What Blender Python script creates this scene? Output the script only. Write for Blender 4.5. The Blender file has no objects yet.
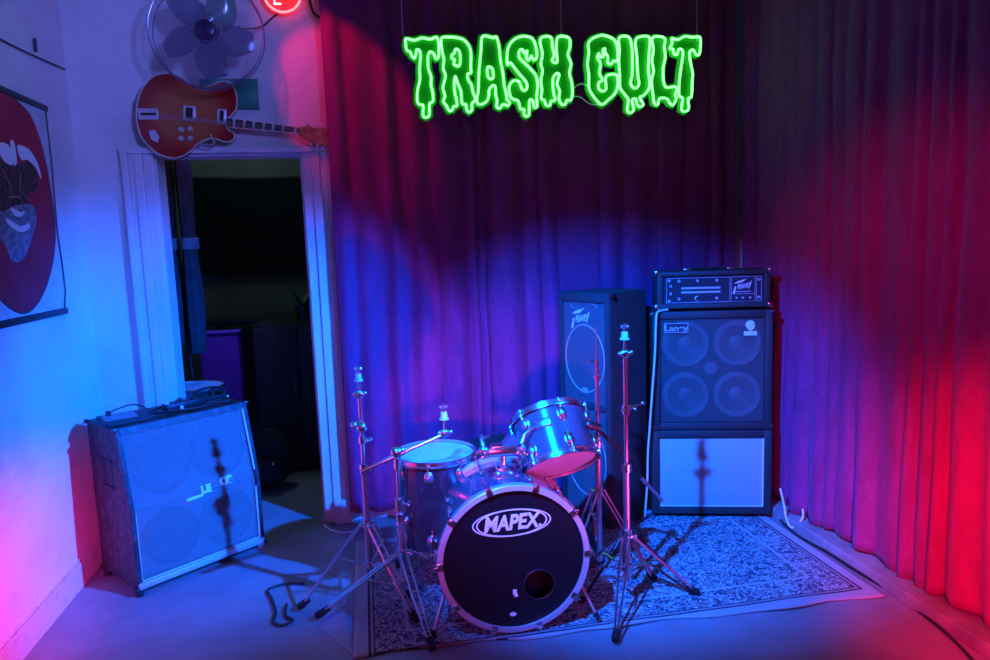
import bpy, bmesh, math, random
from math import sin, cos, pi, radians as R, sqrt, atan2
from mathutils import Matrix, Vector, noise
random.seed(7)
SC = bpy.context.scene
COL = SC.collection
V = Vector
T = Matrix.Translation
def RZ(a): return Matrix.Rotation(a, 4, 'Z')
def RX(a): return Matrix.Rotation(a, 4, 'X')
def RY(a): return Matrix.Rotation(a, 4, 'Y')

# ------------------------------------------------------------------ materials
def mat(name, color=(.5, .5, .5), rough=.5, metal=0.0, emit=None, es=1.0, coat=0.0, trans=0.0, alpha=1.0, spec=.5, sheen=0.0):
    m = bpy.data.materials.new(name); m.use_nodes = True
    b = m.node_tree.nodes['Principled BSDF']
    b.inputs['Base Color'].default_value = (*color, 1)
    b.inputs['Roughness'].default_value = rough
    b.inputs['Metallic'].default_value = metal
    b.inputs['Specular IOR Level'].default_value = spec
    if emit:
        b.inputs['Emission Color'].default_value = (*emit, 1); b.inputs['Emission Strength'].default_value = es
    if coat: b.inputs['Coat Weight'].default_value = coat; b.inputs['Coat Roughness'].default_value = .05
    if trans: b.inputs['Transmission Weight'].default_value = trans
    if alpha < 1: b.inputs['Alpha'].default_value = alpha
    if sheen:
        b.inputs['Sheen Weight'].default_value = sheen; b.inputs['Sheen Roughness'].default_value = .4
    return m
def nd(m, t, **kw):
    n = m.node_tree.nodes.new(t)
    for k, v in kw.items():
        if k in n.inputs: n.inputs[k].default_value = v
        else: setattr(n, k, v)
    return n
def lk(m, a, b): m.node_tree.links.new(a, b)
def ramp(m, src, stops, interp='LINEAR'):
    r = nd(m, 'ShaderNodeValToRGB'); r.color_ramp.interpolation = interp
    e = r.color_ramp.elements
    while len(e) < len(stops): e.new(.5)
    for x, (p, c) in zip(e, stops): x.position = p; x.color = (*c, 1)
    lk(m, src, r.inputs['Fac']); return r.outputs['Color']
def bsdf(m): return m.node_tree.nodes['Principled BSDF']
def objco(m, scale=(1, 1, 1), rot=(0, 0, 0)):
    t = nd(m, 'ShaderNodeTexCoord'); mp = nd(m, 'ShaderNodeMapping')
    mp.inputs['Scale'].default_value = scale; mp.inputs['Rotation'].default_value = rot
    lk(m, t.outputs['Object'], mp.inputs['Vector']); return mp.outputs['Vector']
def bump(m, h, strength=.3, dist=.01):
    b = nd(m, 'ShaderNodeBump', Strength=strength, Distance=dist); lk(m, h, b.inputs['Height'])
    lk(m, b.outputs['Normal'], bsdf(m).inputs['Normal'])
def noisy(m, c1, c2, scale=8, detail=4, bumpy=0, lo=.35, hi=.65, sc=(1, 1, 1)):
    v = objco(m, sc); n = nd(m, 'ShaderNodeTexNoise', Scale=scale, Detail=detail); lk(m, v, n.inputs['Vector'])
    lk(m, ramp(m, n.outputs['Fac'], [(lo, c1), (hi, c2)]), bsdf(m).inputs['Base Color'])
    if bumpy: bump(m, n.outputs['Fac'], bumpy)
    return m

M = {}
def brickwall(name, axis):
    m = mat(name, rough=.6)
    v = objco(m)
    s = nd(m, 'ShaderNodeSeparateXYZ'); lk(m, v, s.inputs[0])
    c = nd(m, 'ShaderNodeCombineXYZ'); lk(m, s.outputs[axis], c.inputs[0]); lk(m, s.outputs[2], c.inputs[1])
    br = nd(m, 'ShaderNodeTexBrick', Scale=1.0)
    br.inputs['Brick Width'].default_value = .23; br.inputs['Row Height'].default_value = .076
    br.inputs['Mortar Size'].default_value = .006; br.inputs['Mortar Smooth'].default_value = .8
    lk(m, c.outputs[0], br.inputs['Vector'])
    n = nd(m, 'ShaderNodeTexNoise', Scale=7, Detail=6); lk(m, v, n.inputs['Vector'])
    n2 = nd(m, 'ShaderNodeTexNoise', Scale=2.2, Detail=5, Roughness=.7); lk(m, v, n2.inputs['Vector'])
    lk(m, ramp(m, n2.outputs['Fac'], [(.3, (.58, .57, .56)), (.5, (.72, .71, .69)), (.75, (.78, .77, .75))]), bsdf(m).inputs['Base Color'])
    mx = nd(m, 'ShaderNodeMath', operation='MULTIPLY_ADD'); lk(m, br.outputs['Fac'], mx.inputs[0]); mx.inputs[1].default_value = -.35; lk(m, n.outputs['Fac'], mx.inputs[2])
    bump(m, mx.outputs[0], .22, .010)
    return m
M['wall_x'] = brickwall('painted_brick_back', 0)
M['wall_y'] = brickwall('painted_brick_left', 1)
M['paint'] = noisy(mat('white_gloss_paint', rough=.35), (.66, .65, .64), (.76, .75, .74), 6, 5, .1)
M['skirt'] = noisy(mat('worn_skirting_paint', rough=.5), (.30, .30, .31), (.66, .65, .64), 14, 6, .2, .22, .42)
M['ledge'] = noisy(mat('worn_ledge_paint', rough=.55), (.20, .20, .22), (.34, .33, .34), 9, 6, .2, .3, .6)
M['ceiling'] = mat('ceiling_paint', (.35, .35, .35), .8)
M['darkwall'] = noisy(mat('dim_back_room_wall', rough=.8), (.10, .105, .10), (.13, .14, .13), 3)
f = M['floor'] = mat('worn_concrete_floor', rough=.5)
v = objco(f); n = nd(f, 'ShaderNodeTexNoise', Scale=2.5, Detail=8, Roughness=.65); lk(f, v, n.inputs['Vector'])
lk(f, ramp(f, n.outputs['Fac'], [(.3, (.22, .21, .23)), (.7, (.34, .33, .35))]), bsdf(f).inputs['Base Color'])
n2 = nd(f, 'ShaderNodeTexNoise', Scale=60, Detail=3); lk(f, v, n2.inputs['Vector'])
bump(f, n2.outputs['Fac'], .12, .004)

def velvet(name, seed):
    m = mat(name, (.3, .01, .06), .75, spec=.25, sheen=.35)
    bsdf(m).inputs['Sheen Tint'].default_value = (.9, .25, .45, 1)
    v = objco(m, (1, 1, .25)); n = nd(m, 'ShaderNodeTexNoise', Scale=14, Detail=6, Roughness=.7); lk(m, v, n.inputs['Vector'])
    lk(m, ramp(m, n.outputs['Fac'], [(.3, (.25, .024, .11)), (.55, (.33, .034, .155)), (.8, (.41, .044, .20))]), bsdf(m).inputs['Base Color'])
    v2 = objco(m, (1, 1, 1)); n2 = nd(m, 'ShaderNodeTexNoise', Scale=26, Detail=5, Roughness=.7); lk(m, v2, n2.inputs['Vector'])
    bump(m, n2.outputs['Fac'], .45, .02)
    return m
M['velvet'] = velvet('crimson_velvet', 0)
M['black'] = mat('black_plastic', (.012, .012, .014), .45)
M['rubber'] = mat('black_rubber', (.015, .015, .016), .8)
M['tolex'] = noisy(mat('black_vinyl_covering', rough=.5), (.02, .02, .024), (.045, .045, .05), 220, 2, .4)
M['tolex_scuffed'] = noisy(mat('scuffed_black_covering', rough=.5), (.025, .025, .03), (.10, .10, .11), 30, 8, .4, .45, .75)
M['pa_box'] = noisy(mat('charcoal_pa_carpet', rough=.85), (.03, .03, .035), (.05, .05, .058), 150, 2, .4)
M['chrome'] = mat('chrome', (.82, .83, .86), .2, 1.0)
M['satin'] = mat('satin_steel', (.62, .63, .67), .36, 1.0)
M['felt'] = mat('pale_cymbal_felt', (.45, .55, .55), .9)
M['drum_blue'] = mat('dark_blue_gloss_lacquer', (.05, .11, .17), .22, .35, coat=1.0)
M['drum_dark'] = mat('dark_gloss_lacquer', (.035, .03, .05), .16, .2, coat=1.0)
M['drumhead'] = noisy(mat('coated_white_drumhead', rough=.4), (.5, .5, .52), (.65, .65, .67), 5)
M['head_black'] = mat('black_drumhead', (.008, .008, .012), .28, coat=.3)
M['hoopw'] = mat('silver_hoop', (.62, .60, .64), .3, .4)
M['white'] = mat('white_print', (.8, .8, .82), .5)
M['piping'] = mat('white_piping', (.85, .86, .85), .4)
M['metal_dark'] = mat('dark_metal', (.12, .12, .13), .4, 1.0)
M['badge'] = mat('brushed_badge', (.7, .72, .75), .35, .5)
M['sticker'] = noisy(mat('pale_sticker', rough=.5), (.4, .75, .75), (.7, .9, .9), 60)
M['logo_bits'] = mat('pale_logo_plastic', (.70, 1.0, .92), .4)
M['baffle'] = mat('grey_baffle_board', (.26, .27, .29), .7)
M['cone_dark'] = mat('dark_paper_cone', (.05, .05, .055), .5)
M['cone'] = mat('speaker_cone', (.16, .16, .17), .5)
M['cone_light'] = mat('speaker_surround', (.34, .35, .37), .45)
M['smoothgrille'] = noisy(mat('smooth_grey_grille_cloth', rough=.9), (.42, .43, .44), (.50, .51, .52), 300, 2)
M['panel'] = mat('black_control_panel', (.03, .035, .05), .35)
M['panel_line'] = mat('silver_panel_print', (.5, .52, .62), .4)
M['white_cable'] = mat('white_cable_sheath', (.85, .85, .85), .4)
M['black_cable'] = mat('black_cable_sheath', (.02, .02, .022), .5)
M['neon'] = mat('green_neon_tube', (.2, .6, .25), .4, emit=(.11, 1.0, .135), es=5.0)
M['acrylic'] = mat('backing_acrylic_neon_glow', (.002, .20, .005), .5)  # green glow of the neon put into the backing's base colour
M['wire'] = mat('steel_wire', (.7, .7, .7), .4, .8)
M['redglow'] = mat('red_neon_face', (.5, .02, .02), .5, emit=(1.0, .015, .02), es=1.6)
M['redring'] = mat('red_neon_tube', (.6, .1, .1), .5, emit=(1.0, .16, .2), es=3.0)
M['whiteglow'] = mat('lit_white_mark', (.9, .8, .8), .5, emit=(1.0, .8, .8), es=1.5)
M['greensign'] = noisy(mat('green_sign_face', rough=.4), (.0, .20, .11), (.01, .27, .15), 9)
M['blade'] = mat('smoky_clear_blade', (.14, .10, .22), .12, trans=.35, alpha=.62)
M['blade_glint'] = mat('smoky_blade_green_highlight', (.10, .30, .22), .12, trans=.3, alpha=.7)  # green highlight on one blade, painted as its base colour
M['cage'] = mat('fan_cage_wire', (.25, .25, .32), .3, .8)
M['shield'] = mat('clear_fan_guard', (.5, .5, .6), .1, alpha=.16)
M['fan_hub'] = mat('dark_fan_hub', (.05, .02, .08), .25)
M['plastic'] = mat('clear_plastic_sheet', (.6, .65, .75), .2, alpha=.42)
M['binding'] = mat('cream_binding', (.75, .68, .52), .4)
M['fret'] = mat('rosewood_neck', (.035, .015, .012), .4)
M['headstock'] = noisy(mat('varnished_headstock', rough=.35), (.22, .10, .05), (.42, .25, .14), 30)
M['pearl'] = mat('pearl_inlay', (.8, .75, .68), .3)
M['pickup'] = mat('nickel_pickup', (.7, .7, .75), .3, .5)
# sunburst guitar paint
g = M['sunburst'] = mat('red_sunburst_lacquer', rough=.25, coat=.6)
v = objco(g, (4.1, 1, 4.9)); gr = nd(g, 'ShaderNodeTexGradient', gradient_type='SPHERICAL')
lk(g, v, gr.inputs['Vector'])
lk(g, ramp(g, gr.outputs['Fac'], [(.0, (.34, .008, .006)), (.16, (.42, .02, .012)), (.4, (.50, .11, .035)), (.9, (.52, .15, .05))]), bsdf(g).inputs['Base Color'])
# grille cloths
def cloth(name, c1, c2, alpha, scale, rot=0.0, rough=.6, metal=0.0):
    m = mat(name, c1, rough, metal)
    v = objco(m, (1, 1, 1), (0, rot, 0)); w = nd(m, 'ShaderNodeTexWave', Scale=scale, Distortion=1.6, Detail=2)
    w.wave_type = 'BANDS'; w.bands_direction = 'Z'; w.inputs['Detail Scale'].default_value = 2.5
    lk(m, v, w.inputs['Vector'])
    lk(m, ramp(m, w.outputs['Fac'], [(.25, c1), (.75, c2)]), bsdf(m).inputs['Base Color'])
    bsdf(m).inputs['Alpha'].default_value = alpha
    bump(m, w.outputs['Fac'], .5, .004)
    return m
M['grille_silver'] = cloth('silver_striped_grille_cloth', (.20, .21, .23), (.36, .38, .41), .44, 30, .10)
M['grille_black'] = cloth('black_mesh_grille', (.10, .105, .12), (.13, .135, .15), .38, 60)
M['grille_pa'] = cloth('pa_mesh_grille', (.10, .105, .13), (.14, .145, .17), .9, 60)
# rug
r_ = M['rug'] = mat('persian_rug_wool', rough=.95, spec=.1)
RX0, RX1, RY0, RY1 = -.125, 2.125, 2.50, 3.66
def rugmat(m):
    t = nd(m, 'ShaderNodeTexCoord'); s = nd(m, 'ShaderNodeSeparateXYZ'); lk(m, t.outputs['Object'], s.inputs[0])
    def mth(op, a, b=None, c=None):
        n = nd(m, 'ShaderNodeMath', operation=op)
        for i, x in enumerate((a, b, c)):
            if x is None: continue
            if isinstance(x, (int, float)): n.inputs[i].default_value = x
            else: lk(m, x, n.inputs[i])
        return n.outputs[0]
    dx = mth('SUBTRACT', (RX1-RX0)/2, mth('ABSOLUTE', s.outputs[0])); dy = mth('SUBTRACT', (RY1-RY0)/2, mth('ABSOLUTE', s.outputs[1]))
    d = mth('MINIMUM', dx, dy)
    vo = nd(m, 'ShaderNodeTexVoronoi', Scale=15); lk(m, t.outputs['Object'], vo.inputs['Vector'])
    vo2 = nd(m, 'ShaderNodeTexVoronoi', Scale=34); lk(m, t.outputs['Object'], vo2.inputs['Vector'])
    no = nd(m, 'ShaderNodeTexNoise', Scale=26, Detail=5, Roughness=.7, Distortion=1.2); lk(m, t.outputs['Object'], no.inputs['Vector'])
    cream, navy, rose, brown = (.66, .60, .60), (.09, .08, .13), (.34, .12, .15), (.26, .19, .22)
    c1 = ramp(m, vo.outputs['Distance'], [(.0, rose), (.16, cream), (.24, navy), (.34, cream), (.42, brown), (.55, navy), (.8, brown)], 'CONSTANT')
    c2 = ramp(m, no.outputs['Fac'], [(.0, navy), (.42, navy), (.47, cream), (.53, navy), (.58, rose), (.64, cream)], 'CONSTANT')
    sw = nd(m, 'ShaderNodeMix', data_type='RGBA')
    lk(m, mth('GREATER_THAN', vo2.outputs['Distance'], .36), sw.inputs[0]); lk(m, c1, sw.inputs[6]); lk(m, c2, sw.inputs[7])
    # border stripes by distance from the edge
    b = ramp(m, mth('MULTIPLY', d, 2.0), [(0, (.46, .42, .45)), (.115, (.05, .04, .07)), (.135, (.40, .30, .32)), (.16, (.06, .04, .06))], 'CONSTANT')
    mk = mth('LESS_THAN', d, .086)
    mx = nd(m, 'ShaderNodeMix', data_type='RGBA'); lk(m, mk, mx.inputs[0]); lk(m, sw.outputs[2], mx.inputs[6]); lk(m, b, mx.inputs[7])
    # inner guard stripe
    g1 = mth('MULTIPLY', mth('GREATER_THAN', d, .21), mth('LESS_THAN', d, .225))
    mx2 = nd(m, 'ShaderNodeMix', data_type='RGBA'); lk(m, g1, mx2.inputs[0]); lk(m, mx.outputs[2], mx2.inputs[6]); mx2.inputs[7].default_value = (.5, .42, .42, 1)
    lk(m, mx2.outputs[2], bsdf(m).inputs['Base Color'])
    n3 = nd(m, 'ShaderNodeTexNoise', Scale=300, Detail=2); lk(m, t.outputs['Object'], n3.inputs['Vector'])
    bump(m, n3.outputs['Fac'], .5, .004)
rugmat(r_)

# ------------------------------------------------------------------ mesh builder
class MB:
    def __init__(s): s.bm = bmesh.new(); s.mats = []; s.cur = 0
    def use(s, key):
        if key not in s.mats: s.mats.append(key)
        s.cur = s.mats.index(key); return s
    def _merge(s, tmp, mtx=None):
        if mtx is not None: bmesh.ops.transform(tmp, matrix=mtx, verts=tmp.verts)
        me = bpy.data.meshes.new('tmp'); tmp.to_mesh(me); tmp.free()
        n = len(s.bm.faces); s.bm.from_mesh(me); bpy.data.meshes.remove(me)
        s.bm.faces.ensure_lookup_table()
        for f in s.bm.faces[n:]: f.material_index = s.cur
        return s
    def box(s, x0, x1, y0, y1, z0, z1, bev=0.0, mtx=None, seg=2):
        t = bmesh.new()
        bmesh.ops.create_cube(t, size=1, matrix=T(((x0+x1)/2, (y0+y1)/2, (z0+z1)/2)) @ Matrix.Diagonal((abs(x1-x0), abs(y1-y0), abs(z1-z0), 1)))
        if bev: bmesh.ops.bevel(t, geom=t.edges[:], offset=bev, segments=seg, affect='EDGES', profile=.5)
        return s._merge(t, mtx)
    def cyl(s, a, b, r, r2=None, seg=14, caps=True):
        a, b = V(a), V(b); d = b-a; t = bmesh.new()
        bmesh.ops.create_cone(t, cap_ends=caps, segments=seg, radius1=r, radius2=r if r2 is None else r2, depth=d.length)
        return s._merge(t, T((a+b)/2) @ d.to_track_quat('Z', 'Y').to_matrix().to_4x4())
    def ball(s, c, r, sc=(1, 1, 1), mtx=None, seg=14):
        t = bmesh.new(); bmesh.ops.create_uvsphere(t, u_segments=seg, v_segments=max(6, seg//2+2), radius=r, matrix=T(c) @ Matrix.Diagonal((*sc, 1)))
        return s._merge(t, mtx)
    def lathe(s, prof, mtx=None, seg=48, a0=0, a1=2*pi, close=False):
        t = bmesh.new(); full = abs(a1-a0-2*pi) < 1e-6; n = seg if full else seg+1
        rings = []
        for i in range(n):
            a = a0+(a1-a0)*i/seg
            rings.append([t.verts.new((r*cos(a), r*sin(a), z)) for r, z in prof])
        m = len(prof)
        for i in range(seg):
            A, B = rings[i], rings[(i+1) % n]
            for j in range(m if close else m-1):
                k = (j+1) % m; t.faces.new((A[j], B[j], B[k], A[k]))
        bmesh.ops.remove_doubles(t, verts=t.verts[:], dist=1e-6)
        bmesh.ops.recalc_face_normals(t, faces=t.faces[:])
        return s._merge(t, mtx)
    def torus(s, R_, r, mtx=None, seg=48, sub=8, sx=1.0, sy=1.0):
        return s.lathe([(R_+r*sx*cos(2*pi*j/sub), r*sy*sin(2*pi*j/sub)) for j in range(sub)], mtx, seg, close=True)
    def tube(s, pts, r, seg=8, closed=False, mtx=None, caps=True):
        pts = [V(p) for p in pts]; n = len(pts); t = bmesh.new(); rings = []
        up = V((0, 0, 1)); prev = None
        for i, p in enumerate(pts):
            if closed: d = pts[(i+1) % n]-pts[i-1]
            else: d = pts[min(i+1, n-1)]-pts[max(i-1, 0)]
            if d.length < 1e-9: d = V((0, 0, 1))
            d.normalize()
            if prev is None:
                a = up if abs(d.z) < .9 else V((1, 0, 0)); u = d.cross(a).normalized()
            else:
                u = prev - d*prev.dot(d)
                u = u.normalized() if u.length > 1e-6 else d.orthogonal().normalized()
            prev = u; w = d.cross(u)
            rr = r[i] if isinstance(r, (list, tuple)) else r
            rings.append([t.verts.new(p+(u*cos(2*pi*k/seg)+w*sin(2*pi*k/seg))*rr) for k in range(seg)])
        for i in range(n if closed else n-1):
            A, B = rings[i], rings[(i+1) % n]
            for k in range(seg): t.faces.new((A[k], A[(k+1) % seg], B[(k+1) % seg], B[k]))
        if caps and not closed: t.faces.new(rings[0][::-1]); t.faces.new(rings[-1])
        bmesh.ops.recalc_face_normals(t, faces=t.faces[:])
        return s._merge(t, mtx)
    def prism(s, pts, d0, d1, mtx=None, bev=0.0):
        """2-D outline (u, v) pushed from d0 to d1 along local Z"""
        t = bmesh.new(); f = t.faces.new([t.verts.new((u, v, d0)) for u, v in pts])
        res = bmesh.ops.extrude_face_region(t, geom=[f])
        bmesh.ops.translate(t, vec=(0, 0, d1-d0), verts=[x for x in res['geom'] if isinstance(x, bmesh.types.BMVert)])
        bmesh.ops.recalc_face_normals(t, faces=t.faces[:])
        if bev: bmesh.ops.bevel(t, geom=[e for e in t.edges if abs(e.verts[0].co.z-e.verts[1].co.z) < 1e-6], offset=bev, segments=2, affect='EDGES')
        return s._merge(t, mtx)
    def text(s, string, size, ext, mtx, shear=0.0, sx=1.0, bold=0.0):
        c = bpy.data.curves.new('lettering', 'FONT'); c.body = string; c.size = size; c.extrude = ext; c.shear = shear; c.offset = bold
        c.align_x = 'CENTER'; c.align_y = 'CENTER'
        o = bpy.data.objects.new('lettering', c); me = o.to_mesh()
        t = bmesh.new(); t.from_mesh(me); o.to_mesh_clear(); bpy.data.objects.remove(o); bpy.data.curves.remove(c)
        return s._merge(t, mtx @ Matrix.Diagonal((sx, 1, 1, 1)))
    def link(s, name, parent=None, mats=None, smooth=True, mtx=None, angle=38):
        if mtx is not None: bmesh.ops.transform(s.bm, matrix=mtx, verts=s.bm.verts)
        me = bpy.data.meshes.new(name); s.bm.to_mesh(me); s.bm.free()
        for k in (s.mats or [mats]): me.materials.append(M[k])
        if smooth: me.shade_smooth(); me.set_sharp_from_angle(angle=R(angle))
        o = bpy.data.objects.new(name, me); COL.objects.link(o)
        if parent is not None: o.parent = parent
        return o
def tag(o, label, cat, group=None):
    o['label'] = label; o['category'] = cat
    if group: o['group'] = group
    return o
def thing(name, label, cat, loc=(0, 0, 0), rotz=0.0, group=None):
    o = bpy.data.objects.new(name, None); COL.objects.link(o); o.empty_display_size = .1
    o.location = loc; o.rotation_euler = (0, 0, rotz); return tag(o, label, cat, group)
def struct(name, mb, key=None, smooth=False):
    o = mb.link(name, None, key, smooth); o['kind'] = 'structure'; return o
def b1(key, *a, **k): return MB().use(key).box(*a, **k)
def smoothpath(pts, n=8, closed=False):
    pts = [V(p) for p in pts]; out = []; m = len(pts)
    for i in range(m if closed else m-1):
        g = (lambda k: pts[k % m]) if closed else (lambda k: pts[max(0, min(m-1, k))])
        p0, p1, p2, p3 = g(i-1), g(i), g(i+1), g(i+2)
        for j in range(n):
            t = j/n
            out.append(.5*((2*p1)+(p2-p0)*t+(2*p0-5*p1+4*p2-p3)*t*t+(3*p1-p0-3*p2+p3)*t**3))
    if not closed: out.append(pts[-1])
    return out
def cable(name, pts, r, key, label, n=8):
    return tag(MB().use(key).tube(smoothpath(pts, n), r).link(name), label, 'cable')
XZ = Matrix(((1, 0, 0, 0), (0, 0, -1, 0), (0, 1, 0, 0), (0, 0, 0, 1)))   # local (x, y, z) -> world (x, -z, y): outlines drawn facing the viewer

# ------------------------------------------------------------------ the room
W0, W1, YB, YF, H = -1.42, 2.30, 4.0, -2.2, 3.3
struct('floor', b1('floor', W0-.3, W1+.3, YF-.1, 6.6, -.12, 0))
struct('ceiling', b1('ceiling', W0-.3, W1+.3, YF-.1, 6.6, H, H+.12))
struct('wall_left', b1('wall_y', W0-.15, W0, YF, YB+.16, 0, H))
struct('wall_right', b1('wall_y', W1, W1+.15, YF, YB+.16, 0, H))
struct('wall_front', b1('wall_x', W0, W1, YF-.15, YF, 0, H))
DL, DR, DT = -1.045, -.296, 2.085
w = MB().use('wall_x')
w.box(W0, DL, YB, YB+.16, 0, H); w.box(DR, W1, YB, YB+.16, 0, H); w.box(DL, DR, YB, YB+.16, DT, H)
struct('wall_back', w)
def archi(x0, x1, left):
    t = MB().use('paint'); W = x1-x0
    steps = [(0, .34, .018), (.34, .62, .030), (.62, .80, .022), (.80, 1, .040)]
    for a, b, d in steps:
        if left: a, b = 1-b, 1-a
        t.box(x0+a*W, x0+b*W-.0005, YB-d, YB, 0, DT if not left else DT, .003)
    return t
struct('trim_1', archi(-1.195, DL, True)); struct('trim_2', archi(DR, -.146, False))
t = MB().use('paint'); t.box(-1.20, -.142, YB-.042, YB, DT, DT+.030, .005)
struct('trim_3', t)
t = MB().use('paint')
t.box(DL-.001, DL+.012, YB+.001, YB+.16, 0, DT, .002); t.box(DR-.012, DR+.001, YB+.001, YB+.16, 0, DT, .002); t.box(DL+.012, DR-.012, YB+.001, YB+.16, DT-.012, DT, .002)
struct('trim_4', t)
t = MB().use('skirt'); t.box(W0, W0+.016, YF, YB, 0, .122, .003); t.box(W0, W0+.009, YF, YB, .126, .136, .002)
struct('baseboard_left', t)
t = MB().use('paint'); t.box(-1.404, -1.197, YB-.016, YB, 0, .13, .003); t.box(-.144, W1, YB-.018, YB, 0, .10, .003); t.box(-.144, W1, YB-.011, YB, .105, .14, .003)
struct('baseboard_back', t)
t = MB().use('ledge'); t.box(2.150, W1, YF, YB-.02, 0, .058, .006)
struct('baseboard_right', t)
# a plinth block at the foot of the door architrave
struct('trim_5', b1('paint', -.24, -.143, YB-.055, YB-.04, 0, .14, .004))
# back room
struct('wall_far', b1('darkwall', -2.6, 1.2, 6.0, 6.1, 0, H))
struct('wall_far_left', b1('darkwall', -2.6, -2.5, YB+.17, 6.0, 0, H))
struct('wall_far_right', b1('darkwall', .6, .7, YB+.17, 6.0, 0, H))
struct('floor_back_room', b1('floor', -2.6, W0-.3, YB+.1, 6.6, -.12, 0))
struct('ceiling_back_room', b1('ceiling', -2.6, W0-.3, YB+.1, 6.6, H, H+.12))

# ------------------------------------------------------------------ curtains
def curtain(path, z0, z1, name, label, seed, amp=.040, wmin=.05, wmax=.25, flip=1):
    rnd = random.Random(seed)
    (xa, ya), (xb, yb) = path; L = sqrt((xb-xa)**2+(yb-ya)**2); dx, dy = (xb-xa)/L, (yb-ya)/L
    nx, ny = dy*flip, -dx*flip
    cuts = [0.0]
    while cuts[-1] < L+.2: cuts.append(cuts[-1]+rnd.uniform(wmin, wmax))
    wid = [(rnd.uniform(.55, 1.0), rnd.uniform(-.3, .3)) for _ in cuts]
    ex = [rnd.choice((.55, .8, 1.1, 1.6, 2.0)) for _ in cuts]; ph = [rnd.uniform(0, 6.28) for _ in cuts]
    NU = int(L/.0085); NV = 70; bm = bmesh.new(); grid = []
    for j in range(NV+1):
        v = j/NV; z = z1+(z0-z1)*v; row = []
        for i in range(NU+1):
            u = i/NU*L
            q = u + .007*sin(2.1*z+u*3.1) + .0035*sin(5.3*z+u*9)+.018*noise.noise(V((u*1.7, z*.9, seed+9)))
            q = max(0, q); k = 0
            while k+1 < len(cuts) and cuts[k+1] <= q: k += 1
            k = min(k, len(cuts)-2); t = (q-cuts[k])/(cuts[k+1]-cuts[k]); t = min(1, max(0, t))
            a, sk = wid[k]; t = t**(1+sk*.8) if sk > 0 else 1-(1-t)**(1-sk*.8)
            fold = (abs(sin(pi*t)))**ex[k]
            d = amp*a*(.55+.45*v)*fold + amp*.20*sin(31*q+2*sin(5*q+seed)+.5*z)*(.5+.5*v) + .006*noise.noise(V((u*9, z*3, seed)))
            d += .010*noise.noise(V((u*2, z*1.3, seed+5)))*v
            zz = z
            if j == NV: zz += .010*sin(u*9+seed)+.012*noise.noise(V((u*6, 0, seed)))
            row.append(bm.verts.new((xa+dx*u+nx*d, ya+dy*u+ny*d, zz)))
        grid.append(row)
    for j in range(NV):
        for i in range(NU): bm.faces.new((grid[j][i], grid[j][i+1], grid[j+1][i+1], grid[j+1][i]))
    bmesh.ops.recalc_face_normals(bm, faces=bm.faces[:])
    o = MB(); o.bm.free(); o.bm = bm; o.use('velvet'); ob = o.link(name, angle=180)
    so = ob.modifiers.new('thickness', 'SOLIDIFY'); so.thickness = .003
    return tag(ob, label, 'curtain')
curtain(((-.15, 3.925), (2.20, 3.925)), .075, 3.15, 'velvet_curtain', 'crimson velvet curtain hanging behind the drum kit and the green neon sign', 3)
curtain(((2.25, 3.90), (2.25, -.6)), .070, 3.15, 'velvet_curtain', 'crimson velvet curtain hanging along the right side wall to the right edge of the photo', 11, amp=.042, wmin=.05, wmax=.2)

# ------------------------------------------------------------------ rug
bm = bmesh.new(); NX, NY = 110, 60; cx, cy = (RX0+RX1)/2, (RY0+RY1)/2; rows = []
for j in range(NY+1):
    row = []
    for i in range(NX+1):
        x = RX0+(RX1-RX0)*i/NX; y = RY0+(RY1-RY0)*j/NY
        e = max(0, 1-j/5); y2 = y+e*(.010*sin(x*7)+.008*sin(x*17+1)) + (1-j/NY)*(.10*(1-i/NX)-.015)
        z = .009+e*.007*max(0, sin(x*8+.5))*(1 if x > .9 else .2)+.0015*noise.noise(V((x*8, y*8, 0)))
        row.append(bm.verts.new((x-cx, y2-cy, z)))
    rows.append(row)
for j in range(NY):
    for i in range(NX): bm.faces.new((rows[j][i], rows[j][i+1], rows[j+1][i+1], rows[j+1][i]))
o = MB(); o.bm.free(); o.bm = bm; rug = o.use('rug').link('rug', angle=180); rug.location = (cx, cy, 0)
so = rug.modifiers.new('thickness', 'SOLIDIFY'); so.thickness = .008; so.offset = -1
tag(rug, 'patterned persian style rug with pale border under the drum kit', 'rug')
sh = MB().use('plastic')
t_ = bmesh.new(); P = [(-.262, 2.835, .004), (-.245, 3.10, .003), (-.20, 3.33, .003), (-.128, 3.35, .003), (-.128, 3.02, .018), (-.128, 2.60, .004)]
c_ = t_.verts.new((-.165, 2.93, .028)); vs = [t_.verts.new(p) for p in P]
for i in range(len(vs)): t_.faces.new((c_, vs[i], vs[(i+1) % len(vs)]))
sh._merge(t_); o = sh.link('plastic_sheet', smooth=False)
so = o.modifiers.new('thickness', 'SOLIDIFY'); so.thickness = .002; so.offset = 1
tag(o, 'creased clear plastic sheet on the floor at the left edge of the rug', 'plastic sheet')

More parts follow.
